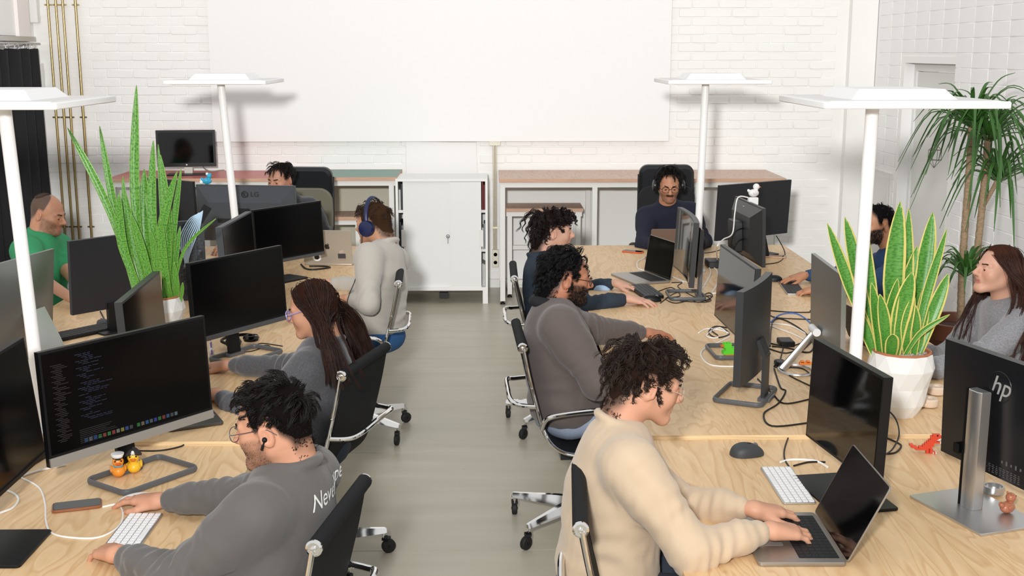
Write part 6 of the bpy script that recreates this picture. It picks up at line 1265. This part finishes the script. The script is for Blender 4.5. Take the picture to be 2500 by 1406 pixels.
# lettering on the sweatshirt back
# ================================================================ cables
def gp(lst, z=DESK, r=.003): return [tuple(G(x, y, z+r+(q[0] if q else 0))) for (x, y, *q) in lst]
cb = [('black cable looping in front of the curved monitor foot', [(1850, 925), (1885, 960), (1915, 985), (1975, 975)], .0032, WIREB), ('black cable bending round towards the brown monitor', [(1890, 900), (1905, 945), (1918, 955), (1900, 985), (1865, 1010), (1885, 1040), (1975, 1032)], .0032, WIREB), ('thin black cable running down to the white keyboard', [(1980, 998), (1945, 1030), (1920, 1080), (1915, 1118), (1935, 1150)], .0025, WIREB),
      ('big black cable loop of the right cable tangle', [(1880, 845), (1885, 790), (1905, 778), (1950, 800), (1985, 835), (1975, 860), (1925, 850), (1885, 845)], .0035, WIREB), ('black cable curling under the power brick', [(1875, 850), (1920, 862), (1960, 845), (1985, 830), (1940, 870), (1890, 895), (1960, 900), (1995, 935)], .003, WIREB), ('black cable crossing the right cable tangle', [(1880, 838), (1930, 845), (1985, 825)], .003, WIREB), ('black cable winding down past the adapter', [(1912, 850), (1905, 890), (1925, 915), (1985, 945)], .003, WIREB), ('black cable lying straight beside the keyboard of the denim man', [(1878, 758), (1930, 762), (1975, 762), (1978, 758)], .0028, WIREB), ('second black cable lying below the straight one', [(1878, 768), (1900, 776), (1985, 780)], .0028, WIREB),
      ('blue cable arching over the black tangle', [(1878, 790), (1905, 768), (1945, 766), (1975, 785), (1984, 805), (1975, 820)], .003, M('blue_cable', '3a72c8', .5)), ('white cable under the black tangle', [(1878, 790), (1930, 795), (1975, 820), (1985, 830)], .003, WIREW), ('second white cable crossing to the white hinge arm', [(1880, 795), (1935, 815), (1965, 830)], .003, WIREW),
      ('white cable running from the bundle round the green brick duck', [(1780, 822), (1745, 840), (1715, 855), (1715, 875), (1740, 892), (1800, 895)], .003, WIREW), ('white cable coil of the small bundle', [(1706, 812), (1725, 803), (1755, 805), (1780, 815), (1745, 825), (1725, 818), (1755, 800), (1775, 812)], .003, WIREW), ('black cable coil on the small bundle', [(1775, 800), (1745, 797), (1730, 812), (1750, 824), (1780, 815), (1760, 800), (1738, 806), (1752, 818)], .003, WIREB),
      ('white charger cable between the grey laptop and the slim monitor', [(1668, 688), (1640, 675), (1680, 690), (1720, 695)], .003, WIREW), ('thick white cable looping beside the dock box', [(1715, 705), (1735, 668), (1730, 648), (1750, 660), (1752, 690), (1738, 715), (1760, 712)], .0035, WIREW), ('white cable arc behind the grey laptop', [(1572, 630), (1556, 640), (1558, 655), (1572, 660)], .0035, WIREW), ('tangle of thin black cable at the slim monitor foot', [(1605, 712), (1640, 702), (1660, 722), (1625, 728), (1650, 740), (1700, 728), (1735, 722), (1725, 735), (1690, 722), (1655, 700), (1665, 690), (1640, 690)], .0025, WIREB), ('thin black mouse cable of the curly haired man', [(1612, 740), (1650, 715), (1700, 712), (1735, 730), (1720, 738), (1660, 735)], .0022, WIREB), ('second black cable tangle right of the slim monitor foot', [(1700, 730), (1730, 715), (1738, 725), (1705, 738), (1685, 728)], .0025, WIREB),
      ('black cable hanging in an arc from the wide black monitor', [(1895, 575, .12), (1912, 605, .04), (1916, 625), (1900, 640), (1868, 645)], .003, WIREB), ('thin black cable on the desk behind the slim monitor', [(1710, 618), (1735, 616), (1758, 610)], .0025, WIREB),
      ('white cable running past the phone to the near left keyboard', [(250, 1238), (285, 1232), (300, 1250), (290, 1285), (240, 1312), (170, 1312), (125, 1300), (112, 1270), (110, 1230), (95, 1190), (50, 1165)], .0026, WIREW), ('thick white cable under the left edge monitor', [(20, 1180), (60, 1160), (110, 1145), (160, 1135)], .0035, WIREW), ('white cable curl at the left picture edge', [(0, 1252), (30, 1240), (45, 1220), (35, 1205), (10, 1195)], .003, WIREW), ('black cable behind the left edge monitor', [(30, 1172), (70, 1140), (110, 1115)], .004, WIREB), ('black cable leaving the foot of the big code monitor', [(330, 1100), (390, 1100), (440, 1090), (450, 1080), (435, 1068)], .0026, WIREB),
      ('black headset cable beside the long haired woman', [(565, 860), (610, 858), (640, 850), (662, 853), (655, 843), (625, 845), (640, 838), (690, 845)], .0022, WIREB), ('white cable beside the stickered laptop', [(760, 640), (800, 637), (850, 635), (880, 628)], .0035, WIREW), ('black rubber strap curled below the widescreen', [(735, 645), (745, 655), (765, 658), (805, 653), (790, 650), (755, 650)], .005, WIREB), ('black cable behind the screen beside the faceted pot', [(245, 760), (258, 785), (268, 800)], .003, WIREB), ('thin black cable beside the black keyboard', [(220, 815), (235, 805), (275, 803)], .0025, WIREB),
      ('white cable plugged into the silver computer', [(75, 848, .06), (100, 855, .03), (125, 852)], .0035, WIREW), ('white cable in the gap between the left monitors', [(75, 905), (92, 918), (95, 935), (78, 945)], .0035, WIREW),
      ('thin cable hanging from the brown monitor, arching right of it', [(2150, 985, .10), (2185, 1020, .05), (2195, 1060, .02), (2180, 1095), (2160, 1110)], .0025, WIREB), ('black cable loop right of the brown monitor', [(2155, 1065), (2190, 1080), (2200, 1090), (2185, 1105), (2155, 1108)], .003, WIREB), ('white plug cable at the top of the white keyboard', [(1905, 1128), (1935, 1122), (1990, 1125), (2020, 1140)], .0035, WIREW), ('short black cable at the top of the white keyboard', [(1938, 1137), (1975, 1128), (2015, 1128)], .003, WIREB)]
for lab, pts, r, m in cb:
    avx = np.mean([q[1] for q in pts]); ys = [q[1] for q in pts]; z = DESKN if G(pts[len(pts)//2][0], pts[len(pts)//2][1], DESK)[1] < 4.2 else DESK
    cable('cable', lab, gp(pts, z, r), r, m)
q = DP(1830, 500, 7.42); cable('webcam_cable', 'white cable hanging from the webcam in an arc', [tuple(DP(1826, 482, 7.42)), tuple(DP(1802, 482, 7.4)), tuple(DP(1794, 520, 7.36)), tuple(DP(1788, 570, 7.3)), tuple(DP(1765, 585, 7.2)), tuple(DP(1750, 605, 7.1)), tuple(G(1752, 640, .745))], .0035, WIREW)
for (a, bb, lab) in (((1810, 600), (1780, 615), 'upper'), ((1815, 625), (1785, 640), 'lower')): cable('monitor_cable', f'{lab} black cable plugged into the sloped monitor back', [tuple(DP(a[0]+12, a[1]-40, 7.38)), tuple(DP(a[0], a[1]-42, 7.3)), tuple(DP(a[0]-18, a[1]-30, 7.28)), tuple(DP(bb[0], bb[1], 7.3))], .0035, WIREB)
cable('earphone_cable', 'thin black cord hanging from the blue headphones', [tuple(DP(884, 575, 6.72)), tuple(DP(880, 620, 6.68)), tuple(DP(868, 680, 6.6)), tuple(DP(848, 735, 6.5)), tuple(DP(850, 790, 6.5))], .002, WIREB)
cable('cable_bundle', 'bundle of thin cables behind the old monitor on the red table', [tuple(DP(495, 405, 10.45)), tuple(DP(500, 412, 10.42)), tuple(DP(515, 418, 10.4)), tuple(DP(535, 416, 10.4)), tuple(DP(548, 415, 10.4))], .004, M('grey_cable', '8a8378', .6))
